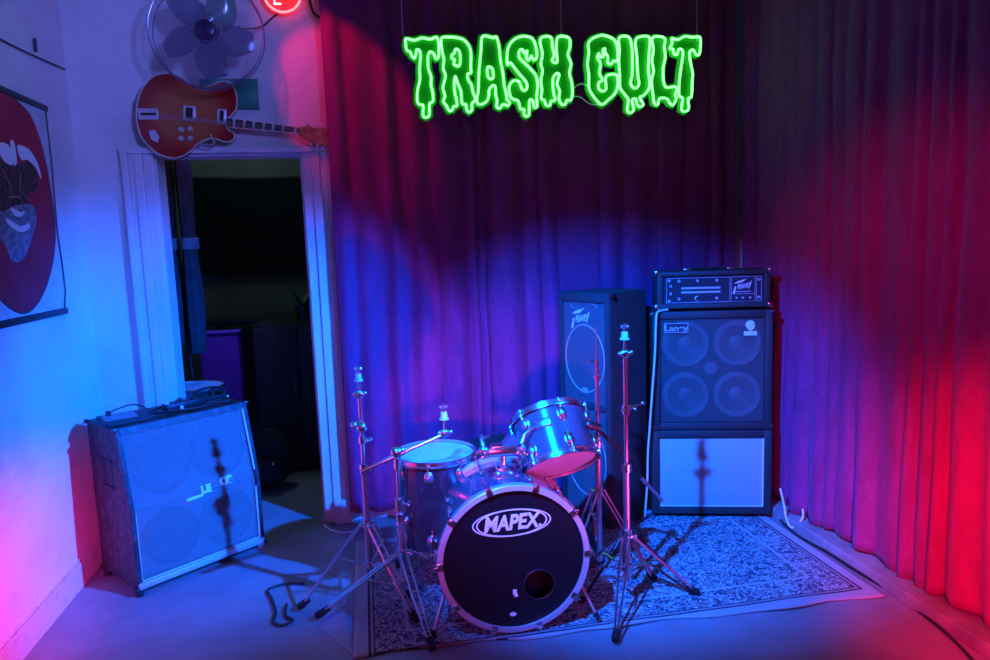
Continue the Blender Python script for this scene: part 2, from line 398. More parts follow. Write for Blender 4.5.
# ------------------------------------------------------------------ drums
def ringpts(r, n, a0=0): return [(r*cos(a0+2*pi*i/n), r*sin(a0+2*pi*i/n)) for i in range(n)]
def lug_at(parent, r, a, z, zrim, m4, sc=1.0, hooked=True):
    """a lug casting on the shell at angle a, with its tension rod running to the rim"""
    F = m4 @ RZ(a)
    t = MB().use('chrome').ball((r+.006*sc, 0, z), .022*sc, (.62, .62, 1.15), F, 16)
    t.ball((r+.002, 0, z), .026*sc, (.25, .8, 1.2), F, 12)
    lg = t.link('lug', parent)
    up = 1 if zrim > z else -1
    t = MB().use('chrome'); p = lambda x, y, q: F @ V((x, y, q))
    t.cyl(p(r+.014*sc, 0, z), p(r+.014*sc, 0, zrim+.006*up), .0032, seg=8)
    t.cyl(p(r+.014*sc, 0, zrim+.004*up), p(r+.014*sc, 0, zrim+.014*up), .006, seg=8)
    t.box(r-.004, r+.022*sc, -.010, .010, zrim-.004, zrim+.004, .002, F)
    t.link('tension_rod', lg)
def drum_body(root, r, z0, z1, shell, m4, n, top='drumhead', bottom='drumhead', hoop='chrome', a0=0, lugoff=.055, sc=1.0, long=False):
    MB().use(shell).lathe([(r, z0), (r, z0+.003), (r, z1-.003), (r, z1), (r-.007, z1), (r-.007, z0), (r, z0)], m4, 72).link('shell', root)
    MB().use(top).lathe([(0, z1+.0035), (r*.55, z1+.0035), (r-.006, z1+.003), (r+.003, z1-.006)], m4, 72).link('drumhead', root)
    MB().use(bottom).lathe([(0, z0-.0035), (r*.55, z0-.0035), (r-.006, z0-.003), (r+.003, z0+.006)], m4, 72).link('drumhead', root)
    for z, s in ((z1, 1), (z0, -1)):
        MB().use(hoop).lathe([(r+.004, z-.010*s), (r+.013, z-.012*s), (r+.0135, z-.008*s), (r+.006, z-.005*s), (r+.006, z+.010*s), (r+.012, z+.012*s), (r+.012, z+.0145*s), (r+.003, z+.0145*s), (r+.003, z-.010*s)], m4, 72).link('hoop', root)
    for i in range(n):
        a = a0+2*pi*i/n
        lug_at(root, r, a, z1-lugoff, z1, m4, sc); lug_at(root, r, a, z0+lugoff, z0, m4, sc)

# bass drum: local origin on the floor under the drum, audience side towards -y
bd = thing('bass_drum', 'bass drum with black front head lettered MAPEX and pale hoops', 'bass drum', (.522, 2.60, .018), R(-2.5))
BR = .287; zc = .302; LD = .37
F0 = T((0, 0, zc)) @ RX(pi/2)          # local +z of the drum looks at the audience (-y)
MB().use('drum_blue').lathe([(BR-.008, -.012), (BR-.008, -LD), (BR, -LD), (BR, -.012), (BR-.008, -.012)], F0, 96).link('shell', bd)
def hoop_wood(z, s): return MB().use('hoopw').lathe([(BR+.001, z-.020*s), (BR+.017, z-.020*s), (BR+.019, z-.017*s), (BR+.019, z+.017*s), (BR+.016, z+.020*s), (BR-.003, z+.020*s), (BR-.005, z+.012*s), (BR+.001, z+.008*s), (BR+.001, z-.020*s)], F0, 96)
hoop_wood(0, 1).link('hoop', bd); hoop_wood(-LD, -1).link('hoop', bd)
hd = MB().use('head_black')
# front head with an off-centre port hole
t = bmesh.new(); pr, px_, pz_ = .062, .098, -.118
outer = [t.verts.new((x, y, .006)) for x, y in ringpts(BR-.005, 72)]
inner = [t.verts.new((px_+x, pz_+y, .006)) for x, y in ringpts(pr, 72)]
for i in range(72): t.faces.new((outer[i], outer[(i+1) % 72], inner[(i+1) % 72], inner[i]))
hd._merge(t, F0); front = hd.link('drumhead', bd, smooth=False)
MB().use('black').torus(pr, .004, F0 @ T((px_, pz_, .007)), 48, 8).link('port_ring', front)
MB().use('drumhead').lathe([(0, -LD-.004), (BR-.005, -LD-.004)], F0, 72).link('drumhead', bd)
pil = MB().use('rubber').ball((0.02, .19, .13), .15, (1.1, .6, .6)); pil.link('damping_pillow', bd)
FL_ = F0 @ T((-.005, .150, .0072)) @ RZ(R(1.5))
lg = MB().use('white')
def ellring(mb, a, b, wd, m4, x0=0, th=.001, a0=0, a1=2*pi, seg=64, t0=1, t1=1):
    t = bmesh.new(); n = seg; full = a1-a0 > 6.28
    ps = []
    for i in range(n+1):
        q = a0+(a1-a0)*i/n; k = 1.0
        if not full: k = .15+.85*sin(pi*i/n)
        ps.append((t.verts.new((x0+a*cos(q), b*sin(q), 0)), t.verts.new((x0+(a-wd*k)*cos(q), (b-wd*k)*sin(q), 0))))
    for i in range(n): t.faces.new((ps[i][0], ps[i+1][0], ps[i+1][1], ps[i][1]))
    r_ = bmesh.ops.extrude_face_region(t, geom=t.faces[:]); bmesh.ops.translate(t, vec=(0, 0, th), verts=[x for x in r_['geom'] if isinstance(x, bmesh.types.BMVert)])
    bmesh.ops.recalc_face_normals(t, faces=t.faces[:]); mb._merge(t, m4)
ellring(lg, .142, .056, .0055, FL_)
ellring(lg, .158, .056, .0055, FL_, a0=R(98), a1=R(262)); ellring(lg, .158, .056, .0055, FL_, a0=R(-82), a1=R(82))
lg.text('MAPEX', .086, .0006, FL_ @ T((-.006, -.001, .0006)), shear=.24, sx=.80, bold=.0030)
lg.ball((.112, -.022, 0), .006, (1, 1, .2), FL_)
lo = lg.link('logo', front, smooth=False); lo['label'] = 'white oval MAPEX logo'
sp = MB().use('white').box(-.010, .006, -.150, -.128, .007, .0085, .0004, F0); sp.box(-.004, .010, -.160, -.148, .007, .0085, .0004, F0)
sp.link('sticker', front, smooth=False)
sp = MB().use('white').lathe([(0, .0085), (.014, .0085), (.014, .007)], F0 @ T((-.012, -.232, 0)) @ Matrix.Diagonal((1, .6, 1, 1)), 20)
sp.link('sticker', front, smooth=False)
for i in range(10):
    a = R(-90+18+36*i); F = F0 @ RZ(a)
    for z, s in ((0, 1), (-LD, -1)):
        t = MB().use('chrome')
        t.box(BR-.004, BR+.026, -.013, .013, z+.018*s, z+.025*s, .002, F); t.box(BR+.018, BR+.027, -.013, .013, z-.012*s, z+.024*s, .003, F)
        t.cyl(F @ V((BR+.025, 0, z+.03*s)), F @ V((BR+.017, 0, z-.13*s)), .0035, seg=8)
        t.box(BR+.016, BR+.035, -.004, .004, z+.026*s, z+.032*s, .001, F)
        cl = t.link('claw_hook', bd)
        MB().use('chrome').ball((BR+.008, 0, z-.12*s), .020, (.65, .6, 1.5), F, 14).link('lug', cl)
for s in (-1, 1):
    t = MB().use('satin'); a = V((s*.262, .10, zc-.12)); b = V((s*.335, -.01, .022))
    t.cyl(a, b, .008, seg=12); t.box(s*.262-.03, s*.262+.03, .06, .14, zc-.155, zc-.09, .01)
    so_ = t.link('spur', bd); MB().use('rubber').cyl(b+(a-b)*.08, b-(a-b)*.03, .012, .009, 12).link('rubber_foot', so_)
# double tom holder, left arm empty
th = MB().use('chrome'); ty = .15
th.box(-.055, .035, ty-.035, ty+.035, zc+BR-.012, zc+BR+.010, .006); th.box(-.038, .018, ty-.026, ty+.026, zc+BR, zc+BR+.045, .010)
th.cyl((-.01, ty, zc+BR), (-.01, ty, zc+BR+.11), .014); th.ball((-.035, ty-.03, zc+BR+.022), .016); th.ball((.018, ty-.03, zc+BR+.02), .014)
th.box(-.075, .055, ty-.028, ty+.028, zc+BR+.09, zc+BR+.128, .010); th.box(-.060, .050, ty-.036, ty+.022, zc+BR+.128, zc+BR+.140, .004)
tho = th.link('tom_holder', bd)
for s in (-1, 1):
    t = MB().use('chrome'); x = -.01+s*.078
    t.ball((x, ty, zc+BR+.115), .024, (.9, .9, 1)); t.cyl((x, ty-.01, zc+BR+.115), (x, ty+.045, zc+BR+.165), .011)
    t.box(x-.004, x+.004, ty-.055, ty-.020, zc+BR+.10, zc+BR+.128, .002); t.box(x-.018, x+.018, ty-.05, ty-.044, zc+BR+.096, zc+BR+.108, .003)
    if s > 0: t.tube([(x, ty, zc+BR+.13), (x+.02, ty+.02, zc+BR+.165), (x+.055, ty+.03, zc+BR+.185), (x+.075, ty+.03, zc+BR+.19)], .009)
    else: t.tube([(x, ty, zc+BR+.13), (x-.005, ty+.02, zc+BR+.155), (x+.03, ty+.03, zc+BR+.165)], .008)
    t.link('clamp_arm', tho)
for x, s in ((-.052, 1), (.04, -1)): MB().use('chrome').box(x-.003, x+.003, ty-.065, ty-.03, zc+BR+.002, zc+BR+.026, .001).ball((x, ty-.05, zc+BR+.014), .010).link('wing_nut', tho)
t = MB().use('drum_blue'); t.prism([(-.012, 0), (.062, 0), (.048, .030), (.018, .034)], 0, .05, T((0, ty+.02, zc+BR+.140)) @ XZ); t.link('holder_cap', tho)

# floor tom
ft = thing('floor_tom', 'dark glossy floor tom on three legs to the left behind the bass drum', 'drum', (.272, 3.12, .012), R(20))
drum_body(ft, .180, .205, .605, 'drum_dark', Matrix(), 8, sc=1.0, a0=R(10))
for a in (200, 320, 80):
    F = RZ(R(a)); t = MB().use('chrome'); t.cyl(F @ V((.215, 0, .03)), F @ V((.198, 0, .42)), .0055, seg=10); t.ball((.196, 0, .35), .020, (1, .8, 1.2), F)
    t.box(.20, .235, -.004, .004, .34, .362, .002, F)
    l = t.link('leg', ft); MB().use('rubber').cyl(F @ V((.216, 0, .0)), F @ V((.215, 0, .035)), .013, .011, 12).link('rubber_foot', l)
MB().use('badge').lathe([(0, .004), (.011, .003), (.013, 0)], RZ(R(-106)) @ T((.180, 0, .405)) @ RY(pi/2), 20).link('badge', ft)

# rack tom
rt = thing('rack_tom', 'blue gloss rack tom tilted above the bass drum on its right', 'drum', (.772, 2.87, .705))
TM = RZ(R(-3)) @ RY(R(-9)) @ RX(R(-36))
drum_body(rt, .158, -.105, .110, 'drum_blue', TM, 6, sc=1.15, a0=R(-77), lugoff=.048)
MB().use('chrome').box(-.034, .034, -.019, .019, 0, .007, .003, TM @ RZ(R(-108)) @ T((.158, 0, .035)) @ RY(pi/2) @ RZ(pi/2)).link('badge', rt)
t = MB().use('chrome'); t.box(-.03, .03, -.04, .04, 0, .022, .01, TM @ RZ(R(190)) @ T((.158, 0, 0)) @ RY(pi/2)); t.cyl(TM @ V((-.17, -.02, 0)), V((-.225, -.03, .03)), .011); t.ball((-.19, -.03, 0.02), .02); t.link('mounting_bracket', rt)

# drum throne
dt = thing('drum_throne', 'round black drum throne standing behind the bass drum', 'stool', (.63, 3.46, .012))
MB().use('rubber').lathe([(0, .545), (.10, .545), (.150, .530), (.172, .500), (.170, .468), (.150, .455), (0, .455)], None, 48).link('seat', dt)
MB().use('metal_dark').cyl((0, 0, .16), (0, 0, .46), .016).link('post', dt)
for a in (30, 150, 270):
    F = RZ(R(a)); MB().use('metal_dark').tube([F @ V((.012, 0, .30)), F @ V((.10, 0, .16)), F @ V((.22, 0, .015))], .009).link('leg', dt)

# ------------------------------------------------------------------ stands
def leg_pair(root, a, rad, hub, low, mk='chrome', w=.014, foot=True, r=.0052):
    F = RZ(a); t = MB().use(mk)
    for s in (-1, 1):
        t.tube([F @ V((.022, s*w, hub)), F @ V((rad*.45, s*w*1.0, hub*.60)), F @ V((rad*.93, s*w*.45, .030))], r, 8)
    t.cyl(F @ V((rad*.90, -w*.6, .042)), F @ V((rad*.90, w*.6, .042)), .005, seg=8)
    t.cyl(F @ V((rad*.45, -w*1.3, hub*.6)), F @ V((rad*.45, w*1.3, hub*.6)), .004, seg=8)
    l = t.link('leg', root)
    MB().use('rubber').tube([F @ V((rad*.86, 0, .040)), F @ V((rad*.97, 0, .016)), F @ V((rad*1.02, 0, .010))], [.012, .017, .014], 10).link('rubber_foot', l)
    MB().use(mk).cyl(F @ V((.018, 0, low)), F @ V((rad*.45, 0, hub*.60)), .0045, seg=8).link('brace', l)
def collar(root, z, r, x=0, y=0, wing=None, h=.03, name='collar', mk='chrome'):
    t = MB().use(mk)
    t.cyl((x, y, z-h/2), (x, y, z+h/2), r+.007, seg=16)
    if wing is not None:
        F = T((x, y, z)) @ RZ(wing); t.cyl(F @ V((r, 0, 0)), F @ V((r+.028, 0, 0)), .005, seg=8)
        t.box(r+.022, r+.030, -.018, .018, -.006, .006, .003, F); t.ball((r+.026, -.017, 0), .008, mtx=F); t.ball((r+.026, .017, 0), .008, mtx=F)
    return t.link(name, root)
def cymbal_top(root, p, d=V((0, 0, 1)), felt='felt'):
    p = V(p); t = MB().use('chrome'); t.ball(p, .019, (1.1, .8, 1.1)); t.cyl(p-V((.02, 0, 0)), p+V((.02, 0, 0)), .013); t.ball(p+V((.026, -.006, .004)), .009); t.ball(p-V((.020, -.006, 0)), .010)
    t.cyl(p, p+d*.125, .004, seg=8); t.cyl(p+d*.02, p+d*.055, .008, .006, seg=10)
    tl = t.link('tilter', root)
    t = MB().use(felt); t.cyl(p+d*.058, p+d*.064, .020, seg=18); t.cyl(p+d*.064, p+d*.090, .015, .013, seg=18); t.link('felt_washer', tl)
    t = MB().use('chrome'); t.cyl(p+d*.090, p+d*.108, .006, seg=10); t.ball(p+d*.112+V((-.012, 0, 0)), .008); t.ball(p+d*.112+V((.012, 0, 0)), .008); t.link('wing_nut', tl)

s1 = thing('cymbal_stand', 'straight chrome cymbal stand without cymbal, nearest the doorway', 'cymbal stand', (-.05, 3.02, .010), 0, 'bare cymbal stands')
MB().use('satin').cyl((0, 0, .14), (0, 0, .62), .0135).link('lower_tube', s1)
MB().use('chrome').cyl((0, 0, .55), (0, 0, .92), .0095).link('upper_tube', s1)
collar(s1, .60, .0135, wing=R(-20), h=.04); collar(s1, .80, .012, wing=R(200), h=.035); MB().use('chrome').ball((-.030, -.01, .80), .018).ball((.002, -.018, .79), .026).link('clamp', s1); collar(s1, .73, .010, wing=R(-30))
collar(s1, .35, .0135, wing=R(-60), h=.035, name='leg_collar'); collar(s1, .16, .0135, wing=R(-30), name='leg_collar')
for a in (184, 62, -54): leg_pair(s1, R(a), .31, .35, .16)
cymbal_top(s1, (0, 0, .93))

s2 = thing('cymbal_stand', 'boom cymbal stand in front of the dark floor tom, arm slanting up rightward', 'cymbal stand', (.093, 2.90, .012), 0, 'bare cymbal stands')
MB().use('satin').cyl((0, 0, .09), (0, 0, .47), .0135).link('lower_tube', s2)
MB().use('chrome').cyl((0, 0, .44), (0, 0, .70), .0095).link('upper_tube', s2)
collar(s2, .465, .0135, wing=R(-10), h=.05); collar(s2, .41, .0135, h=.03); collar(s2, .645, .010, h=.045); MB().use('chrome').ball((0, -.006, .695), .024, (1.2, .9, 1)).ball((.024, -.016, .705), .010).link('clamp', s2)
collar(s2, .245, .0135, wing=R(-8), h=.035, name='leg_collar'); collar(s2, .11, .0135, wing=R(200), name='leg_collar')
for a in (-77, 40, 180): leg_pair(s2, R(a), .37, .245, .10)
bm_ = MB().use('chrome').cyl((-.155, -.01, .625), (.19, -.01, .752), .0075); bm_.cyl((-.06, -.01, .660), (.03, -.01, .693), .0105); bm_.link('boom_arm', s2)
cymbal_top(s2, (.205, -.01, .762))

s3 = thing('cymbal_stand', 'tall straight chrome cymbal stand at the front right of the kit', 'cymbal stand', (1.035, 2.70, .012), R(2), 'bare cymbal stands')
MB().use('satin').cyl((0, 0, .10), (0, 0, .61), .0145).link('lower_tube', s3)
MB().use('chrome').cyl((0, 0, .58), (0, 0, 1.07), .0095).link('upper_tube', s3)
collar(s3, .60, .0135, h=.035); collar(s3, .85, .0095, wing=R(10), h=.04); MB().use('chrome').cyl((-.028, -.012, .85), (.07, -.012, .872), .004, seg=8).ball((.072, -.012, .872), .009).link('thumb_screw', s3)
collar(s3, .31, .0145, wing=R(-80), h=.04, name='leg_collar'); collar(s3, .20, .0145, wing=R(-15), name='leg_collar'); collar(s3, .16, .0145, wing=R(185), name='leg_collar')
for a in (238, -4, 118): leg_pair(s3, R(a), .315, .30, .16)
cymbal_top(s3, (0, 0, 1.085))

hh = thing('hi_hat_stand', 'chrome hi-hat stand without cymbals, just left behind the tallest cymbal stand', 'hi-hat stand', (1.01, 2.99, .012), R(0))
MB().use('satin').cyl((0, 0, .06), (0, 0, .62), .0135).link('lower_tube', hh)
MB().use('chrome').cyl((0, 0, .60), (0, 0, .93), .0090).link('upper_tube', hh)
MB().use('chrome').cyl((0, 0, .90), (0, 0, 1.165), .0035, seg=8).link('pull_rod', hh)
t = MB().use('chrome'); t.cyl((0, 0, .965), (0, 0, 1.02), .008); t.cyl((0, 0, .93), (0, 0, .945), .018); t.box(-.04, 0, -.004, .004, 1.005, 1.012, .002); t.cyl((0, 0, .955), (0, 0, .966), .013); t.link('clutch', hh)
collar(hh, .62, .0135, wing=R(180), h=.04); collar(hh, .40, .0135, wing=R(170), h=.045, name='leg_collar')
for a in (205, 325, 85): leg_pair(hh, R(a), .26, .40, .07, w=.02)
t = MB().use('metal_dark'); t.box(-.045, .045, .06, .32, .012, .020, .003, Matrix.Rotation(R(0), 4, 'X')); t.box(-.04, .04, .05, .30, .0, .010, .003, T((0, .0, .03)) @ RX(R(12))); t.link('pedal', hh)

ms = thing('microphone_stand', 'black microphone boom stand between the hi-hat stand and the tallest cymbal stand', 'microphone stand', (1.105, 2.86, .012))
MB().use('black').cyl((0, 0, .08), (0, 0, .60), .010).link('pole', ms)
t = MB().use('black'); t.ball((0, 0, .60), .022); t.link('clutch', ms); collar(ms, .26, .010, h=.05, name='leg_collar', mk='black')
for a in (-36, 84, 204):
    F = RZ(R(a)); t = MB().use('black'); t.tube([F @ V((.01, 0, .26)), F @ V((.15, 0, .13)), F @ V((.275, 0, .018))], .007); l = t.link('leg', ms)
    MB().use('rubber').ball((.285, 0, .016), .016, (1.4, .9, .9), F).link('rubber_foot', l)
pa_, pb_ = V((-.17, -.08, .755)), V((.205, .10, .33)); t = MB().use('black'); t.cyl(pa_, V((.02, 0, .57)), .0075)
t.cyl(V((.02, 0, .57)), pb_+(pa_-pb_)*.35, .008); t.link('boom_arm', ms)
t = MB().use('satin'); q = pb_+(pa_-pb_)*.35; t.cyl(q, pb_, .0085); t.ball(q+(pb_-q)*.2, .012); t.link('counterweight_tube', ms)
mc = thing('microphone', 'dark drum microphone pointed at the blue rack tom', 'microphone', (.945, 2.770, .772))
d = V((-.8, -.1, .32)).normalized(); t = MB().use('black'); t.cyl((0, 0, 0), d*.05, .017, .019, 18); t.link('body', mc)
MB().use('metal_dark').ball(tuple(d*.055), .020, seg=16).link('grille', mc)

# ------------------------------------------------------------------ cabinets
def cone_speaker(root, x, z, y, r, cone='cone', F=Matrix()):
    G = F @ T((x, y, z)) @ RX(pi/2)
    t = MB().use('cone_light'); t.lathe([(r*1.05, .0), (r*1.05, .026), (r*1.0, .030), (r*.93, .026), (r*.88, .030), (r*.82, .024)], G, 48)
    t.use(cone).lathe([(r*.825, .024), (r*.32, .002)], G, 48); t.use('cone_light').lathe([(r*.33, .002), (r*.22, .013), (0, .018)], G, 32)
    t.link('speaker_cone', root)
ang = R(-16.5)
D_ = V((cos(ang), sin(ang), 0)); N_ = V((sin(ang), -cos(ang), 0))
BX, BY = 1.508, 3.545
def cabinet_shell(key, w, d, z0, z1, rim=.035, inset=.022, bev=.008):
    t = MB().use(key)
    t.box(0, w, inset, d, z0, z1, bev)
    t.box(0, rim, 0, inset+.01, z0, z1, .005); t.box(w-rim, w, 0, inset+.01, z0, z1, .005); t.box(rim-.003, w-rim+.003, 0, inset+.01, z0, z0+rim, .005); t.box(rim-.003, w-rim+.003, 0, inset+.01, z1-rim, z1, .005)
    return t
lc = thing('speaker_cabinet', 'black speaker cabinet with smooth grille cloth at the bottom of the amplifier stack', 'speaker cabinet', (BX, BY, .012), ang, 'cabinets of the amplifier stack')
cabinet_shell('tolex', .645, .27, .018, .495, .045, .016).link('body', lc)
MB().use('smoothgrille').box(.047, .598, .008, .02, .065, .448, .002).link('grille', lc)
t = MB().use('piping'); g_ = (.046, .599, .064, .449); r = .0032
t.cyl((g_[0], .004, g_[2]), (g_[1], .004, g_[2]), r, seg=8); t.cyl((g_[1], .004, g_[2]), (g_[1], .004, g_[3]), r+.001, seg=8); t.link('piping', lc)
for x in (.03, .615):
    for y in (.04, .23): MB().use('rubber').cyl((x, y, 0), (x, y, .02), .018).link('foot', lc)
uc = thing('speaker_cabinet', 'black four-speaker cabinet in the middle of the amplifier stack under the amplifier head', 'speaker cabinet', (BX+.012, BY, .509), ang, 'cabinets of the amplifier stack')
cabinet_shell('tolex', .630, .26, .002, .655, .040, .050, .012).link('body', uc)
MB().use('grille_black').box(.042, .588, .012, .0135, .045, .612).link('grille', uc)
for sx in (.178, .452):
    for sz in (.19, .475): cone_speaker(uc, sx, sz, .050, .118)
MB().use('cone_light').lathe([(0, .0), (.032, .004), (.036, .0)], T((.315, .048, .335)) @ RX(pi/2), 24).link('horn', uc)
Fb = T((.125, .0105, .566)) @ XZ
t = MB().use('panel').box(-.062, .062, -.024, .024, 0, .003, .001, Fb); t.use('badge')
for a, b, c, d2 in ((-.064, .064, -.026, -.022), (-.064, .064, .022, .026), (-.064, -.060, -.026, .026), (.060, .064, -.026, .026)): t.box(a, b, c, d2, 0, .0045, 0, Fb)
t.text('Laney', .046, .0008, Fb @ T((0, -.002, .0042)), sx=1.15, bold=.0012); t.link('badge', uc, smooth=False)
t = MB().use('sticker'); Fs = T((.515, .0105, .545)) @ XZ; t.prism([(-.022, .045), (-.026, .028), (-.018, .012), (-.006, -.002), (.006, -.002), (.018, .010), (.024, .026), (.020, .046), (.004, .054), (-.012, .052)], 0, .0015, Fs); t.box(-.034, .034, -.028, -.005, 0, .0015, mtx=Fs); t.link('sticker', uc, smooth=False)
for x in (0, .630):
    for z in (.014, .641): MB().use('metal_dark').box(x-.012, x+.012, -.003, .028, z-.012, z+.012, .005).link('corner', uc)
# amplifier head
ah = thing('amplifier_head', 'black amplifier head with outlined control panel on top of the amplifier stack', 'amplifier', (BX+.026+.012, BY-.0, 1.174), ang)
HW, HH = .590, .205
t = MB().use('tolex'); t.box(0, HW, .03, .25, .004, HH, .008); t.box(0, HW, 0, .04, .004, .030, .006); t.box(0, HW, 0, .04, HH-.026, HH, .006); t.box(0, .032, 0, .04, .026, HH-.022, .005); t.box(HW-.032, HW, 0, .04, .026, HH-.022, .005); t.link('body', ah)
Fp = T((0, .024, 0)) @ XZ
t = MB().use('panel').box(.030, HW-.030, .030, HH-.026, 0, .006, mtx=Fp); pn = t.link('control_panel', ah, smooth=False)
t = MB().use('panel_line')
def rect(t, x0, x1, z0, z1, w=.0022):
    t.box(x0, x1, z0-w/2, z0+w/2, .006, .0072, mtx=Fp); t.box(x0, x1, z1-w/2, z1+w/2, .006, .0072, mtx=Fp); t.box(x0-w/2, x0+w/2, z0, z1, .006, .0072, mtx=Fp); t.box(x1-w/2, x1+w/2, z0, z1, .006, .0072, mtx=Fp)
rect(t, .052, .385, .036, .168); rect(t, .392, .515, .036, .168); rect(t, .392, .515, .036, .076); rect(t, .522, .548, .036, .168)
t.box(.130, .335, .108, .118, .006, .0074, mtx=Fp); t.box(.130, .335, .086, .096, .006, .0074, mtx=Fp); t.box(.415, .492, .086, .090, .006, .0072, mtx=Fp)
t.link('panel_outlines', pn, smooth=False)
def jagged(t, F, s):
    # the jagged lightning-style maker's lettering
    t.prism([(-.50, .16), (-.28, .30), (.30, .46), (.02, .24), (-.20, .18)], 0, .0012, F @ Matrix.Diagonal((s, s, 1, 1)))
    t.prism([(-.58, -.48), (-.44, -.02), (-.36, -.02), (-.44, -.46)], 0, .0012, F @ Matrix.Diagonal((s, s, 1, 1)))
    t.text('PEAVEY', s*.40, .0006, F @ T((s*.10, -s*.02, .0006)) @ RZ(R(8)), shear=.35, sx=.60, bold=s*.010)
    t.prism([(.42, .16), (.62, .34), (.50, .02), (.42, -.22), (.40, -.02)], 0, .0012, F @ Matrix.Diagonal((s, s, 1, 1)))
t = MB().use('white'); jagged(t, Fp @ T((.448, .118, .0066)), .085); t.link('logo', pn, smooth=False)['label'] = 'jagged white maker lettering'
for x, z in ((.118, .152), (.215, .152), (.316, .152), (.074, .126), (.074, .085), (.118, .056), (.316, .056), (.066, .155), (.066, .045), (.535, .150), (.535, .056)):
    MB().use('badge').cyl(Fp @ V((x, z, .006)), Fp @ V((x, z, .018)), .0085, .0065, 14).link('knob', pn)
for x in (.420, .452, .490): MB().use('badge').cyl(Fp @ V((x, .055, .006)), Fp @ V((x, .055, .016)), .0065, .005, 12).link('knob', pn)
MB().use('badge').lathe([(.012, .0065), (.015, .008), (.012, .0095)], Fp @ T((.216, .056, 0)), 20, R(60), R(300)).link('dial_mark', pn)
for x in (0, HW):
    for z in (.0145, HH-.006): MB().use('chrome').box(x-.014, x+.014, -.006, .022, z-.014, z+.014, .007).link('corner', ah)
t = MB().use('rubber'); t.tube(smoothpath([(.17, .10, HH+.006), (.20, .10, HH+.010), (.30, .10, HH+.011), (.39, .10, HH+.010), (.42, .10, HH+.006)], 6), .007); hn = t.link('handle', ah)
for x in (.155, .385): MB().use('chrome').box(x, x+.045, .085, .115, HH-.002, HH+.012, .004).link('bracket', hn)

# PA speaker (trapezoid plan, its grille side turned left)
pt = thing('pa_speaker', 'tall charcoal PA loudspeaker behind the kit, left of the amplifier stack', 'loudspeaker', (1.243, 3.43, 0))
quad = [(0, 0), (.275, .205), (.165, .405), (-.168, .350)]
e = V((-.168, .350, 0)); wF = e.length; e.normalize()
t = MB().use('pa_box').prism(quad, .012, 1.285, bev=.008); t.link('body', pt)
# frame of the face: local x along the face (far to near edge), local y up, z outward (to the left/viewer)
nrm = V((-e.y, e.x, 0)); nrm = nrm if nrm.x < 0 else -nrm
Fp2 = Matrix(((-e.x, 0, nrm.x, e.x*wF), (-e.y, 0, nrm.y, e.y*wF), (0, 1, 0, 0), (0, 0, 0, 1)))
t = MB().use('pa_box')
for a in ((0, .028, .02, 1.28), (wF-.034, wF, .02, 1.28), (.02, wF-.02, 1.235, 1.28), (.02, wF-.02, .02, .06), (.02, wF-.02, .655, .685)): t.box(a[0], a[1], a[2], a[3], -.002, .020, .005, Fp2)
t.link('front_frame', pt)
gx = (wF-.006)/2
MB().use('grille_pa').box(.026, wF-.032, .686, 1.236, .0, .006, mtx=Fp2).link('grille', pt); MB().use('grille_pa').box(.026, wF-.032, .058, .656, .0, .006, mtx=Fp2).link('grille', pt)
for zc2, ry in ((.925, .185), (.36, .20)):
    t = MB().use('badge').torus(1, .022, Fp2 @ T((gx, zc2, .007)) @ Matrix.Diagonal((.150, ry, .15, 1)), 64, 8); t.link('speaker_ring', pt)
t = MB().use('cone_light').torus(1, .04, Fp2 @ T((gx, 1.212, .007)) @ Matrix.Diagonal((.10, .020, .1, 1)), 40, 6); t.link('horn_ring', pt)
t = MB().use('white'); jagged(t, Fp2 @ T((gx-.03, 1.145, .0075)), .125); t.link('logo', pt, smooth=False)['label'] = 'jagged pale maker lettering'
t = MB().use('badge').box(gx-.022, gx+.022, .735, .765, .006, .014, .003, Fp2); t.link('badge', pt)
MB().use('metal_dark').box(-.012, .016, -.012, .014, 1.262, 1.29, .005).link('corner', pt)
t = MB().use('rubber').box(.08, .17, -.002, .012, .60, .75, .004, RZ(atan2(.205, .245)) @ T((.03, 0, 0))); t.link('handle', pt)

# left 4x12 with slanted upper baffle
ca = thing('speaker_cabinet', 'scuffed slant-front guitar speaker cabinet with four speakers, left of the doorway', 'speaker cabinet', (-1.102, 3.302, 0), R(39.5))
CW, CD = .655, .40
prof = [(0, .038), (0, .40), (.078, .785), (CD, .785), (CD, .038)]       # (depth, height)
t = MB().use('tolex_scuffed')
PX = Matrix(((0, 0, 1, 0), (1, 0, 0, 0), (0, 1, 0, 0), (0, 0, 0, 1)))    # outline (depth, height) pushed along the width
inn = [(.048, .038), (.048, .40), (.126, .785), (CD, .785), (CD, .038)]
t.prism(inn, .0, CW, PX, bev=.004)
for x0, x1 in ((0, .022), (CW-.022, CW)): t.prism([(0, .038), (0, .40), (.078, .785), (.14, .785), (.06, .38), (.06, .038)], x0, x1, PX, bev=.003)
t.use('baffle').prism([(.0465, .07), (.0465, .40), (.121, .755), (.13, .755), (.06, .07)], .024, CW-.024, PX); t.use('tolex_scuffed'); t.box(.02, CW-.02, 0, .06, .038, .068, .004); t.prism([(.066, .755), (.075, .785), (.14, .785), (.13, .755)], .02, CW-.02, PX)
t.link('body', ca)
FA = T((0, .010, .0)) @ XZ; slope = atan2(.078, .385)
FBm = T((0, .010, .40)) @ RX(-slope) @ XZ
t = MB().use('grille_silver'); t.box(.026, CW-.026, .070, .402, -.002, .000, mtx=FA); t.box(.026, CW-.026, -.002, .365, -.002, .000, mtx=FBm); gr_ = t.link('grille', ca, smooth=False)
t = MB().use('piping'); yy = -.002
P1, P2, P3 = (.026, .004, .071), (CW-.026, .004, .071), (CW-.026, .004, .40)
P4 = FBm @ V((CW-.026, .362, .006)); P5 = FBm @ V((.026, .362, .006))
